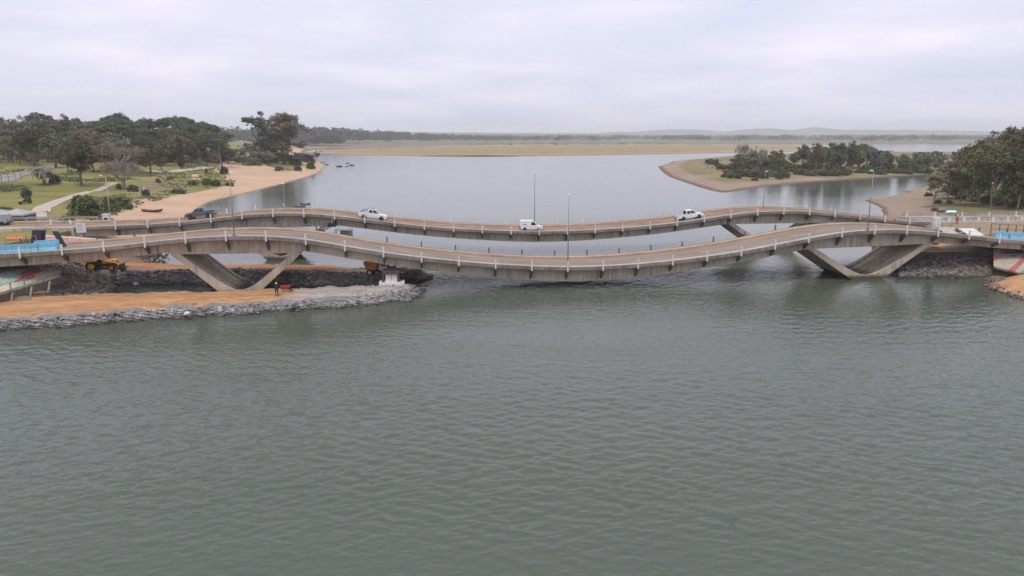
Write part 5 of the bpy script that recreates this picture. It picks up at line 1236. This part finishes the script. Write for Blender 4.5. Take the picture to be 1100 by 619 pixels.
# painted wing wall between the bridges (pink over mint bands, cream foot)
t = thing("painted_wing_wall", "low wing wall painted pink and mint between the bridge ends", "wall", B(-56, 113, 4.0))
rows = [(0.0, .25, "mural_cream"), (.25, .55, "mural_mint"), (.55, 1.05, "mural_pink"), (1.05, 1.25, "mural_cream")]
a0, a1 = BL(42, 115.5, 258), BL(112, 115.5, 260)
for z0, z1, mt in rows:
    mb = MB(); q = lambda P_, z, o_: (P_.x + US * o_, P_.y - UC * o_, z)
    zb_ = 5.2; s0, s1 = 1.6 - z0 * 1.1, 1.6 - z1 * 1.1; lo_, hi_ = (zb_ - 1.2 if z0 == 0 else zb_ + z0), zb_ + z1 - .004; lo2, hi2 = (3.2 if z0 == 0 else 4.7 + z0 * .7), 4.7 + z1 * .7 - .004
    mb.hexa([q(a0, lo_, s0), q(a1, lo2, s0), q(a1, lo2, 0), q(a0, lo_, 0), q(a0, hi_, s1), q(a1, hi2, s1), q(a1, hi2, 0), q(a0, hi_, 0)])
    mb.build("painted_band", mt, t)
# mural slope of the left abutment below the near bridge
def mural_slope(label, c00, c10, c11, c01, cols, name="painted_abutment", th=.35, skew=.35):
    t = thing(name, label, "abutment", Vector(c00)); A, Bq, Cq, Dq = map(Vector, (c00, c10, c11, c01)); n = len(cols)
    up = (Bq - A).cross(Dq - A).normalized(); up = up if up.z > 0 else -up
    for j, row in enumerate(cols):
        m = len(row)
        for i, mt in enumerate(row):
            f = lambda u, v: (A.lerp(Bq, u)).lerp(Dq.lerp(Cq, u), v)
            u0, u1, v0, v1 = i / m, (i + 1) / m, j / n, (j + 1) / n; sk = skew / m * n
            pts = [f(min(1, max(0, u0 + (sk if 0 < i else 0) * (v0 - (v0 + v1) / 2))), v0), f(u1 + (sk if i < m - 1 else 0) * (v0 - (v0 + v1) / 2), v0), f(u1 + (sk if i < m - 1 else 0) * (v1 - (v0 + v1) / 2), v1), f(u0 + (sk if i else 0) * (v1 - (v0 + v1) / 2), v1)]
            mb = MB(); mb.hexa([p_ - up * th for p_ in pts] + pts); mb.build("painted_panel", mt, t)
    return t
LA = [Vector(G(-50, 327, 1.5)), Vector(G(41, 303.5, 2.0)), BL(66, 103.0, 290), BL(-60, 103.0, 288)]
mural_slope("sloping left abutment painted cream, mint and pink under the near bridge", *LA,
            [["mural_cream", "mural_cream", "mural_mint", "mural_cream", "mural_mint", "concrete"], ["mural_mint", "mural_pink", "mural_cream", "mural_mint", "mural_red", "concrete"], ["mural_cream", "mural_mint", "mural_pink", "mural_mint", "mural_red", "concrete_pale"]])
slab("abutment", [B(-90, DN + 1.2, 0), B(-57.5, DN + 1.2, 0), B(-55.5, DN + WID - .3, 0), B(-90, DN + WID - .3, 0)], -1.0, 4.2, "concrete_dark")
# grey ramp with handrail running along the platform
t = thing("concrete_ramp", "grey concrete ramp with a handrail below the painted abutment", "ramp", B(-54, 92, .8))
r0, r1 = [Vector(G(px, py, z)) for px, py, z in ((-40, 329, 1.35), (65, 297, 2.5))]
mb = MB(); mb.hexa([tuple(v) for v in (r0 + Vector((0, 0, -1.0)), r1 + Vector((0, 0, -.9)), r1 + Vector((.2, 2.2, -.9)), r0 + Vector((.2, 2.2, -1.0)), r0, r1, r1 + Vector((.2, 2.2, 0)), r0 + Vector((.2, 2.2, 0)))]); mb.build("ramp_slab", "concrete_dark", t)
mb = MB(); mb.hexa([tuple(v) for v in (r0 + Vector((0, -.25, -.05)), r1 + Vector((0, -.25, -.05)), r1 + Vector((0, -.003, -.05)), r0 + Vector((0, -.003, -.05)), r0 + Vector((0, -.25, .28)), r1 + Vector((0, -.25, .28)), r1 + Vector((0, -.003, .28)), r0 + Vector((0, -.003, .28)))]); mb.build("ramp_kerb", "concrete", t)
for k in range(7):
    q = r0.lerp(r1, (k + .3) / 7); mb = MB(); mb.box(q.x - .05, q.x + .05, q.y - .2, q.y - .1, q.z + .28, q.z + 1.15); mb.build("rail_post", "steel_grey", t)
mb = MB(); mb.tube([r0 + Vector((0, -.15, 1.15)), r1 + Vector((0, -.15, 1.15))], .035, 5); mb.build("handrail", "post_dark", t)
for k in range(3):
    q = r0.lerp(r1, .45 + .2 * k); mb = MB(); mb.hexa([tuple(v) for v in (q + Vector((-.12, -.3, -1.6)), q + Vector((.12, -.3, -1.6)), q + Vector((.12, -.1, -1.6)), q + Vector((-.12, -.1, -1.6)), q + Vector((.3, -.2, -.1)), q + Vector((.5, -.2, -.1)), q + Vector((.5, 0, -.1)), q + Vector((.3, 0, -.1)))]); mb.build("bracket", "concrete", t)
mb = MB(); g = Vector(G(54, 287, 3.3)); mb.hexa([tuple(g + Vector(v)) for v in ((-1.1, -.6, -.9), (1.0, -.6, -1.3), (1.0, .6, -1.2), (-1.1, .6, -.9), (-1.2, -.4, 0), (.5, -.4, -.1), (.3, .5, 0), (-1.1, .5, .1))]); tag(mb.build("concrete_block", "concrete_pale"), "broken pale concrete block under the left end of the near bridge", "block")

# pale blue plastic barriers standing on the near bridge's left end
def water_barrier(pos_, L, label, mat="plastic_blue", hh=1.0, rot=TH, pitch=0.0):
    t = thing("plastic_barrier", label, "barrier", pos_, (0, -pitch, rot), "light blue plastic barriers")
    prof = [(-.42, 0), (.42, 0), (.42, .25), (.2, .55), (.16, hh), (-.16, hh), (-.2, .55), (-.42, .25)]
    mb = MB(); mb.loft([[(x, y * k, z * k) for y, z in prof] for x, k in ((-L / 2, .86), (-L / 2 + .12, 1), (L / 2 - .12, 1), (L / 2, .86))]); mb.build("shell", mat, t, world=False)
    for x in np.linspace(-L / 2 + .35, L / 2 - .35, max(2, int(L / .7))):
        mb = MB(); mb.box(x - .09, x + .09, -.44, .44, .02, .13); mb.build("foot_slot", "boat_blue", t, world=False)
    return t
for px, L, lab in [(3, 1.9, "light blue plastic barrier cut by the left edge of the view"), (18, 1.9, "second light blue plastic barrier from the left edge"), (33, 1.9, "third light blue plastic barrier on the near bridge's left end"), (52, 2.3, "light blue plastic barrier at the end of the left row")]:
    D_ = DN + 2.4; t_ = on_line(px, 265, D_)[0]; water_barrier(B(t_, D_, zN(t_) - .276), L, lab, hh=1.15, pitch=math.atan((zN(t_ + 1) - zN(t_ - 1)) / 2))
D_ = DN + 4.6
for px, lab in [(44, "blue barrier lying behind the left row"), (57, "blue barrier end sticking out behind the left row")]:
    t_ = on_line(px, 262, D_)[0]; water_barrier(B(t_, D_, zN(t_) - .276), 1.6, lab, hh=1.25, pitch=math.atan((zN(t_ + 1) - zN(t_ - 1)) / 2))
# steel bar fence behind them
pts = [B(t_, DN + 1.75, zN(t_) - .276) for t_ in (-66, -61, -56.0, -50.6)]
rail_fence("site_fence", "steel bar site fence in front of the blue barriers", pts, 2.3, "steel_grey", 0.8, (.06, .98), "fence_bar", .026)
def leaning_panel(px, py, D, w, h, mat, label, tilt, rot=0.0, name="leaning_panel", cat="panel", zoff=None):
    t_, z_ = on_line(px, py, D); p = B(t_, D, (zN(t_) - .276) if zoff is None else zoff); mb = MB()
    mb.hexa([(-w / 2, 0, 0), (w / 2, 0, 0), (w / 2, .12, 0), (-w / 2, .12, 0), (-w / 2 + tilt, .5, h), (w / 2 + tilt, .5, h), (w / 2 + tilt, .62, h), (-w / 2 + tilt, .62, h)])
    o = mb.build(name, mat, loc=p); o.rotation_euler = (0, 0, TH + rot); return tag(o, label, cat)
leaning_panel(68, 260, DN + 6.2, .75, 2.1, "black_plastic", "dark board leaning at the right end of the site fence", -1.15)
leaning_panel(37, 258, DN + 8.2, 1.3, 2.3, "tarp_black", "black tarpaulin hung behind the site fence", .25)
leaning_panel(44, 258, DN + 8.6, .7, 2.2, "cloth_navy", "narrow navy tarpaulin beside the black one", .2)
t_, z_ = on_line(87.5, 250, 119); p = B(t_, 119, 4.6)
t = thing("site_sign", "pale grey site notice board between the bridge ends", "sign", p, (0, 0, TH))
mb = MB(); mb.box(-.72, .72, -.03, .03, z_ - 4.6, z_ - 4.6 + 1.55); mb.build("board", "white_block", t, world=False)
for x in (-.6, .6): mb = MB(); mb.box(x - .05, x + .05, .035, .12, -.3, z_ - 4.6 + 1.5); mb.build("leg", "steel_grey", t, world=False)
for k in range(4): mb = MB(); mb.box(-.55, .2 + .1 * (k % 3), -.036, -.031, z_ - 4.6 + 1.2 - k * .28, z_ - 4.6 + 1.27 - k * .28); mb.build("notice_line", "steel_grey", t, world=False)
t_, z_ = on_line(18, 257, 116); 
water_barrier(B(t_, 116, 5.56), 2.6, "orange plastic barrier behind the blue row", "barrier_orange", .8)
# grey tents, railings and the white cabinet beyond the far road on the left
def tent(px, py, wpx, label):
    g = Vector(G(px, py, 5.6)); s = g.y / F; w = wpx * s / 2
    t = thing("canopy_tent", label, "tent", (g.x, g.y, 5.4), (0, 0, R(6)), "grey canopy tents"); t.scale = (1, 1, .85)
    mb = MB(); mb.add([(-w, -w, 1.9), (w, -w, 1.9), (w, w, 1.9), (-w, w, 1.9), (0, 0, 3.0), (-w, -w, 1.55), (w, -w, 1.55), (w, w, 1.55), (-w, w, 1.55)], [(0, 1, 4), (1, 2, 4), (2, 3, 4), (3, 0, 4), (5, 6, 1, 0), (6, 7, 2, 1), (7, 8, 3, 2), (8, 5, 0, 3)]); mb.build("canopy", "canvas_grey", t, world=False)
    for x in (-w + .06, w - .06):
        for y in (-w + .06, w - .06): mb = MB(); mb.box(x - .04, x + .04, y - .04, y + .04, -.2, 1.9); mb.build("leg", "steel_grey", t, world=False)
    mb = MB(); mb.box(-w + .12, w - .12, w - .14, w - .1, 0, 1.54); mb.build("back_curtain", "wall_grey", t, world=False)
tent(20, 237.6, 25, "grey peaked canopy tent by the road on the left"); tent(-3, 237.4, 22, "grey canopy tent cut off by the left edge")
g0, g1 = G(30, 239, 5.6), G(64, 238, 5.6)
rail_fence("railing", "grey railing with sloping end right of the canopy tents", [(*g0[:2], 5.5), (*G(48, 238.5, 5.6)[:2], 5.5), (*g1[:2], 5.5), (*G(69, 241, 5.6)[:2], 5.5)], 1.05, "steel_grey", 1.6, (.35, .68, 1.0), rad=.06)
t_ = on_line(30, 243, DF + 9.9)[0]
rail_fence("road_guardrail", "long grey guardrail along the far road's left approach", [B(-100, DF + WID + .1, 5.9), B(-80, DF + WID + .1, 5.9), B(-58.5, DF + WID + .1, 5.95)], .8, "wall_grey", 2.4, (.7, .95), rad=.09)
for px, lab in [(76, "small white bollard by the far road's approach, left one"), (55, "small white bollard near the railing's sloping end")]:
    g = G(px, 240.5, 5.9); mb = MB(); mb.tube([(0, 0, -.3), (0, 0, .55), (0, 0, .65)], [.17, .15, .08], 8); tag(mb.build("bollard", "post_white", loc=g), lab, "bollard", "white bollards by the left road")
g = B(on_line(115, 238.5, DF + 11.6)[0], DF + 11.6, 5.2)
t = thing("utility_cabinet", "white utility cabinet with a dark vent beside the far road", "cabinet", g, (0, 0, TH))
mb = MB(); mb.box(-.6, .6, -.4, .4, 0, 1.75); mb.build("box", "white_block", t, world=False, bevel=.03)
mb = MB(); mb.box(-.3, .3, -.43, -.405, .85, 1.2); mb.build("vent", "black_plastic", t, world=False)
mb = MB(); mb.box(-.66, .66, -.46, .46, 1.75, 1.84); mb.build("lid", "white_block", t, world=False)
g = G(119, 238, 5.4); street_lamp((g[0], g[1], 5.2), 49 * g[1] / F, "pale lamp post beside the utility cabinet", (-.9, .1), "path_pale")
t_ = on_line(-3, 243, DF + 6.9)[0]; vehicle("parked_van", "silver van on the far road at the left edge", "van", "car_silver", B(t_, DF + 6.9, zFb(-58) - .276), TH + math.pi, cat="van")

# fence posts along the park road
pts = [foot(px, py, hL) for px, py in ((-20, 202), (2, 196.5), (23, 192.5), (34, 188.5))]
rail_fence("road_fence", "thin post fence along the park road", pts, 2.6, "post_dark", 9.0, (.6,), rad=.07)

# flag, beach boats, boats on the water
g = foot(152.5, 210, hL); sc = g[1] / F
t = thing("flag", "white and blue flag on a pole above the beach", "flag", g)
mb = MB(); mb.tube([(0, 0, -.3), (0, 0, 9 * sc)], .06, 6); mb.build("pole", "post_white", t, world=False)
def cloth(x0, x1, z0, z1, mat, name):
    mb = MB(); n = 8; vs = []; 
    for i in range(n + 1):
        x = x0 + (x1 - x0) * i / n
        for z in (z0, z1): vs.append((x, .12 * math.sin(x * 4), z - .35 * x)); vs.append((x, .12 * math.sin(x * 4) + .02, z - .35 * x))
    fs = []
    for i in range(n):
        a = i * 4; b = a + 4; fs += [(a, b, b + 2, a + 2), (a + 1, a + 3, b + 3, b + 1), (a, a + 1, b + 1, b), (a + 2, b + 2, b + 3, a + 3)]
    mb.add(vs, fs); mb.build(name, mat, t, world=False)
zt_ = 9 * sc; cloth(.06, .45, zt_ - 1.7, zt_, "flag_blue", "blue_band"); cloth(.47, 1.5, zt_ - 1.7, zt_, "flag_white", "white_field")
def boat(loc, L, rot, hull, rim, label, group=None, canopy=False):
    t = thing("rowing_boat", label, "boat", loc, (0, 0, rot), group); n = 11; rings = []; inner = []
    for i in range(n):
        u = -1 + 2 * i / (n - 1); w = L * .17 * (1 - abs(u) ** 2.6) ** .6 + .02; sh = .14 * L * (.75 + .45 * u * u); k = L * .035 * (abs(u) ** 2)
        rings.append([(u * L / 2, -w, sh), (u * L / 2 * .97, -w * .75, sh * .4 + k), (u * L / 2 * .92, 0, k), (u * L / 2 * .97, w * .75, sh * .4 + k), (u * L / 2, w, sh)])
        inner.append([(u * L / 2 * .95, w * .86, sh - .02), (u * L / 2 * .9, w * .6, sh * .5 + k), (u * L / 2 * .9, -w * .6, sh * .5 + k), (u * L / 2 * .95, -w * .86, sh - .02)])
    mb = MB(); mb.loft([a + b for a, b in zip(rings, inner)], close=True); mb.build("hull", hull, t, world=False)
    for s in (0, 4): mb = MB(); mb.tube([(r_[s][0], r_[s][1], r_[s][2] + .02) for r_ in rings], .05 * L / 5, 5); mb.build("gunwale", rim, t, world=False)
    for u in (-.35, .2): mb = MB(); mb.box(u * L / 2 - .14, u * L / 2 + .14, -L * .14, L * .14, .10 * L, .115 * L); mb.build("thwart", rim, t, world=False)
    if canopy: mb = MB(); mb.box(-.1 * L, .22 * L, -.1 * L, .1 * L, .15 * L, .27 * L, taper=(.03 * L, .06 * L, .01 * L, .01 * L)); mb.build("cabin", hull, t, world=False)
    return t
g = foot(163.5, 228, hL); boat((g[0], g[1], g[2] - .05), 22.5 * g[1] / F, R(4), "boat_wood", "boat_rim", "brown wooden boat drawn up on the beach")
g = G(322, 222.6, WZ); boat((g[0], g[1], WZ - .12), 3.6, R(8), "boat_blue", "boat_dark", "blue skiff moored behind the far bridge's left hump")
g = G(328, 219.6, WZ); boat((g[0], g[1], WZ - .12), 3.2, R(14), "boat_blue", "boat_dark", "second blue skiff moored just behind the first")
for px, py, L, lab in [(364.5, 179.2, 4.6, "largest dark fishing boat moored off the point"), (372.2, 179.2, 2.6, "small dark boat just right of the largest moored one"), (377.8, 177.9, 4.2, "dark boat farthest right of the moored ones"), (373.4, 175.6, 3.2, "dark boat farthest out behind the other moored ones"), (351, 177.2, 3.4, "dark boat moored closest to the sandy point"), (347, 174.6, 3.2, "boat lying behind the sandy point")]:
    g = G(px, py, WZ); boat((g[0], g[1], WZ - .15), L, R(random.uniform(-12, 20)), "boat_dark", "boat_dark", lab, "boats moored off the point", True)
g = foot(177, 213, hL); boat((g[0], g[1], g[2]), 3.2, R(20), "white_block", "canvas_grey", "small white boat lying below the grassy bank")

# ================================================================== RIGHT END
RA = [Vector(G(1067.5, 286.5, 1.5)), Vector(G(1135, 302, 1.0)), BL(1135, 103.0, 273), BL(1067, 103.0, 267)]
mural_slope("sloping right abutment painted in green, pink and cream", *RA,
            [["concrete", "concrete", "concrete", "mural_red", "concrete", "mural_green", "mural_red", "mural_cream", "mural_green", "concrete"], ["mural_pink", "concrete", "concrete_pale", "concrete", "mural_red", "concrete", "mural_green", "mural_red", "mural_cream", "concrete"], ["mural_mint", "mural_pink", "concrete", "mural_green", "concrete", "mural_red", "concrete", "mural_green", "mural_red", "concrete"]], skew=1.0)
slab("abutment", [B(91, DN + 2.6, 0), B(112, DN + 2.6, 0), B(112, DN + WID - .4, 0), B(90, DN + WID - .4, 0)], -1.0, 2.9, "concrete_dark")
slab("road", [B(97.52, DF + 1.4, 0), B(160, DF + 1.4, 0), B(160, DF + 8.8, 0), B(97.52, DF + 8.8, 0)], 2.0, [zFb(97.5) - .29, 4.05, 4.05, zFb(97.5) - .29], "asphalt_grey")
slab("pavement", [B(97.52, DF + 8.82, 0), B(160, DF + 8.82, 0), B(160, DF + WID, 0), B(97.52, DF + WID, 0)], 2.0, [zFb(97.5) - .05, 4.3, 4.3, zFb(97.5) - .05], "concrete")
slab("pavement", [B(97.52, DF - .3, 0), B(160, DF - .3, 0), B(160, DF + 1.38, 0), B(97.52, DF + 1.38, 0)], 2.0, [zFb(97.5) - .05, 4.3, 4.3, zFb(97.5) - .05], "concrete")
zfar = lambda t_: float(np.interp(t_, [97.5, 160], [zFb(97.5), 4.35]))
for k in range(12):
    t_ = 98 + 3.1 * k; mb = MB(); mb.tube([(0, 0, -.2), (0, 0, .75), (0, 0, .85)], [.2, .18, .1], 8)
    tag(mb.build("bollard", "post_white", loc=B(t_, DF + .3, zfar(t_) - .05)), ORD(k + 1) + " white bollard from the bridge along the right road", "bollard", "white bollards along the right road")
for k in range(7):
    t_ = 99 + 6.2 * k; mb = MB(); mb.box(-.12, .12, -.1, .1, -.2, .85); tag(mb.build("marker_post", "post_white", loc=B(t_, DF + 9.9, zfar(t_) - .05)), ORD(k + 1) + " white marker post from the bridge beyond the right road", "post", "white marker posts beyond the right road")
rail_fence("road_guardrail", "grey guardrail between the white bollards and the right road", [B(98, DF + 1.2, zfar(98) - .05), B(128, DF + 1.2, zfar(128) - .05), B(158, DF + 1.2, 4.3)], .75, "steel_grey", 3.0, (.55, .9), rad=.05)
rail_fence("road_guardrail", "grey guardrail on the far side of the right road", [B(98, DF + WID - .3, zfar(98) - .05), B(158, DF + WID - .3, 4.3)], .8, "steel_grey", 4.0, (.6, .95), rad=.07)
# on the near bridge: two white leaning panels and a white cabinet, blue barriers with a fence
def tilted_slab(px, py, D, w, h, mat, label, skew):
    t_ = on_line(px, py, D)[0]; p = B(t_, D, zN(t_) - .27); mb = MB()
    mb.hexa([(-w / 2, -.6, 0), (w / 2, -.6, 0), (w / 2, -.45, 0), (-w / 2, -.45, 0), (-w / 2 - skew, .9, h), (w / 2 - skew, .9, h), (w / 2 - skew, 1.05, h), (-w / 2 - skew, 1.05, h)])
    for s in (-1, 1): mb.box(s * w * .35 - .05 - skew * .8, s * w * .35 + .05 - skew * .8, .95, 1.15, 0, h * .8)
    o = mb.build("leaning_panel", mat, loc=p); o.rotation_euler = (0, 0, TH); return tag(o, label, "panel")
tilted_slab(1022, 251, DN + 7.6, 3.0, .85, "concrete_pale", "pale concrete panel leaning beside the white cabinet on the near bridge", .5)
tilted_slab(1047, 252, DN + 7.4, 2.7, 1.0, "white_block", "white panel leaning right of the pale one on the near bridge", .9)
leaning_panel(1033, 251, DN + 7.0, .5, .85, "black_plastic", "dark strip of board between the two leaning panels", -.7)
t_ = on_line(1005.5, 244, DN + 10.9)[0]; p = B(t_, DN + 10.9, 3.2)
t = thing("utility_cabinet", "tall white cabinet with mint base behind the near bridge's right end", "cabinet", p, (0, 0, TH))
mb = MB(); mb.box(-.5, .5, -.4, .4, 2.4, 4.5); mb.build("box", "white_block", t, world=False, bevel=.03)
mb = MB(); mb.box(-.56, .56, -.45, .45, 0, 2.39); mb.build("plinth", "mural_mint", t, world=False)
mb = MB(); mb.box(-.02, .02, -.41, -.402, 2.5, 4.4); mb.build("door_seam", "steel_grey", t, world=False)
for px, L, lab in [(1075, 2.1, "light blue plastic barrier left of the two on the right end"), (1092, 2.6, "light blue plastic barrier at the right edge of the view")]:
    D_ = DN + 3.2; t_ = on_line(px, 256, D_)[0]; water_barrier(B(t_, D_, zN(t_) - .276), L, lab, hh=1.2, pitch=math.atan((zN(t_ + 1) - zN(t_ - 1)) / 2))
t_ = on_line(1084, 253, DN + 4.4)[0]
mb = MB(); mb.box(-.22, .22, -.1, .1, 0, .8); o = mb.build("warning_board", "mural_pink", loc=B(t_, DN + 4.4, zN(t_) - .276)); o.rotation_euler = (0, 0, TH); tag(o, "small pink warning board between the right blue barriers", "sign")
pts = [B(t_, DN + 7.2, zN(t_) - .276) for t_ in (91.5, 96, 103)]
rail_fence("site_fence", "dark steel site fence behind the right blue barriers", pts, 2.1, "steel_brown", 1.5, (.2, .6, .98), "fence_bar", .045)
t_ = on_line(1061, 252, DN + 9.6)[0]; p = B(t_, DN + 9.6, zN(t_) - .03); mb = MB(); mb.tube([(0, 0, 0), (.15, 0, .9)], .06, 6); tag(mb.build("marker_post", "path_pale", loc=p), "thin leaning stake right of the white leaning panel", "stake")
# green parasol beside the right road
g = G(1021, 233, 4.4); t = thing("parasol", "green striped parasol folded beside the right road", "parasol", (g[0], g[1], 4.0))
mb = MB(); mb.tube([(0, 0, -.5), (0, 0, 2.6)], .04, 6); mb.build("pole", "steel_grey", t, world=False)
for k, (a, b, z0, z1) in enumerate([(1.5, 1.05, 1.0, 1.35), (1.05, .55, 1.36, 1.8), (.55, .1, 1.81, 2.45)]):
    mb = MB(); n = 10; mb.loft([[(a * math.cos(i * .628) * 1.2, a * .6 * math.sin(i * .628), z0) for i in range(n)], [(b * math.cos(i * .628) * 1.2 + .15, b * .6 * math.sin(i * .628), z1) for i in range(n)]]); mb.build("canopy_band", "flag_white" if k == 1 else "parasol_green", t, world=False)

# ================================================================== PEOPLE
def person(loc, rot, label, cloth_m, leg_m, hat_m, pose, s=1.0):
    J = {"pelvis": (0, 0, .95), "waist": (0, .01, 1.12), "chest": (.0, .0, 1.32), "neck": (0, .01, 1.49), "head0": (0, .02, 1.58), "head1": (0, .03, 1.72),
         "hl": (-.10, 0, .92), "kl": (-.12, .04, .5), "al": (-.13, 0, .08), "tl": (-.14, .16, .03), "hr": (.10, 0, .92), "kr": (.12, .04, .5), "ar": (.13, 0, .08), "tr": (.14, .16, .03),
         "sl": (-.19, 0, 1.41), "el": (-.26, 0, 1.14), "wl": (-.25, .12, .9), "fl": (-.24, .16, .80), "sr": (.19, 0, 1.41), "er": (.26, 0, 1.14), "wr": (.25, .12, .9), "fr": (.24, .16, .80)}
    J.update(pose)
    rad = {"pelvis": .155, "waist": .14, "chest": .17, "neck": .062, "head0": .085, "head1": .085, "hl": .1, "kl": .068, "al": .05, "tl": .04, "hr": .1, "kr": .068, "ar": .05, "tr": .04, "sl": .075, "el": .048, "wl": .034, "fl": .035, "sr": .075, "er": .048, "wr": .034, "fr": .035}
    E_ = [("pelvis", "waist"), ("waist", "chest"), ("chest", "neck"), ("neck", "head0"), ("head0", "head1"), ("pelvis", "hl"), ("hl", "kl"), ("kl", "al"), ("al", "tl"), ("pelvis", "hr"), ("hr", "kr"), ("kr", "ar"), ("ar", "tr"), ("chest", "sl"), ("sl", "el"), ("el", "wl"), ("wl", "fl"), ("chest", "sr"), ("sr", "er"), ("er", "wr"), ("wr", "fr")]
    names = list(J); me = bpy.data.meshes.new("body"); me.from_pydata([J[n] for n in names], [(names.index(a), names.index(b)) for a, b in E_], [])
    t = thing("person", label, "person", loc, (0, 0, rot)); t.scale = (s,) * 3
    me.materials.append(MATS[cloth_m]); me.materials.append(MATS[leg_m]); me.materials.append(MATS["skin"])
    o = link("body", me, t); sk = o.modifiers.new("skin", 'SKIN')
    for n, v in zip(names, me.skin_vertices[0].data): v.radius = (rad[n], rad[n] * (.72 if n in ("chest", "waist", "pelvis") else 1)); v.use_root = n == "pelvis"
    su = o.modifiers.new("smooth", 'SUBSURF'); su.levels = su.render_levels = 1
    dg = bpy.context.evaluated_depsgraph_get(); ev = o.evaluated_get(dg); m2 = bpy.data.meshes.new_from_object(ev)
    o.modifiers.clear(); o.data = m2
    for mt in (cloth_m, leg_m, "skin"): 
        if len(m2.materials) < 3: m2.materials.append(MATS[mt])
    m2.materials.clear()
    for mt in (cloth_m, leg_m, "skin"): m2.materials.append(MATS[mt])
    hd = [Vector(J["fl"]), Vector(J["fr"])]
    for p_ in m2.polygons:
        c = p_.center
        p_.material_index = 2 if c.z > 1.5 or min((c - h_).length for h_ in hd) < .09 else (1 if c.z < .98 and abs(c.x) < .2 + .0 else 0)
        p_.use_smooth = True
    h0 = Vector(J["head1"]); mb = MB(); n = 10; rings = [[(h0.x + math.cos(a * .628) * r_, h0.y + math.sin(a * .628) * r_ * 1.12 + yo, h0.z + z_) for a in range(n)] for r_, z_, yo in ((.155, .0, .03), (.15, .02, .02), (.128, .025, 0), (.12, .09, 0), (.08, .14, 0), (.02, .155, 0))]
    mb.loft(rings); mb.build("hard_hat", hat_m, t, world=False, smooth=True)
    return t
g = G(297.5, 317, .72); person((g[0], g[1], hP(g[0], g[1])), R(200), "worker in dark clothes with a yellow hard hat on the platform", "cloth_dark", "cloth_dark", "hat_yellow", {"wl": (-.22, .22, 1.02), "fl": (-.16, .3, 1.05), "kr": (.14, .1, .5), "ar": (.15, .06, .08), "tr": (.16, .22, .03)})
t_ = on_line(1027.5, 241, DF - 1.2)[0]; p = B(t_, DF - 1.2, 0); person((p.x, p.y, hR(p.x, p.y) + .0), R(150), "worker in an orange jacket with white helmet by the right road", "cloth_orange", "cloth_navy", "hat_white", {"kl": (-.13, .12, .5), "al": (-.14, .1, .08), "tl": (-.15, .26, .03), "ar": (.13, -.16, .08), "tr": (.14, 0, .03)})
PERSON2 = (p.x, p.y)
g = foot(160, 216.5, hL); person(g, R(90), "person in dark red standing at the top of the beach", "red_paint", "cloth_dark", "cloth_dark", {})
# red wheelbarrow beside the worker
g = G(307, 314, .72); t = thing("wheelbarrow", "red wheelbarrow on the platform beside the worker", "wheelbarrow", (g[0], g[1], hP(g[0], g[1])), (0, 0, R(10)))
mb = MB(); mb.add([(-.45, -.28, .35), (.4, -.28, .35), (.4, .28, .35), (-.45, .28, .35), (-.65, -.4, .75), (.7, -.4, .75), (.7, .4, .75), (-.65, .4, .75)], [(0, 3, 2, 1), (0, 1, 5, 4), (1, 2, 6, 5), (2, 3, 7, 6), (3, 0, 4, 7)]); mb.build("tray", "red_paint", t, world=False)
for s in (-1, 1): mb = MB(); mb.tube([(.75, s * .1, .2), (-.4, s * .28, .36), (-1.2, s * .3, .6)], .03, 5); mb.build("handle", "black_plastic", t, world=False); mb = MB(); mb.tube([(-.35, s * .26, .36), (-.4, s * .28, 0)], .025, 5); mb.build("leg", "black_plastic", t, world=False)
wheel(t, .75, 0.001, .2, .09)

# ================================================================== HAZE
HZ = bpy.data.materials.new("haze"); HZ.use_nodes = True; HZ.node_tree.nodes.clear()
ho = HZ.node_tree.nodes.new("ShaderNodeOutputMaterial"); hv = HZ.node_tree.nodes.new("ShaderNodeVolumePrincipled")
hv.inputs["Color"].default_value = (0.93, 0.96, 1.0, 1); hv.inputs["Density"].default_value = 0.00016; hv.inputs["Anisotropy"].default_value = 0.2
HZ.node_tree.links.new(hv.outputs[0], ho.inputs["Volume"])
mb = MB(); mb.box(-12200, 12200, -400, 9600, -6, 170); me = bpy.data.meshes.new("haze"); me.from_pydata(mb.v, [], mb.f); me.materials.append(HZ); o = link("haze", me); o["kind"] = "stuff"; o["label"] = "thin grey haze over the river and the far shore"
for o in bpy.data.objects:
    if "_wl" in o: del o["_wl"]
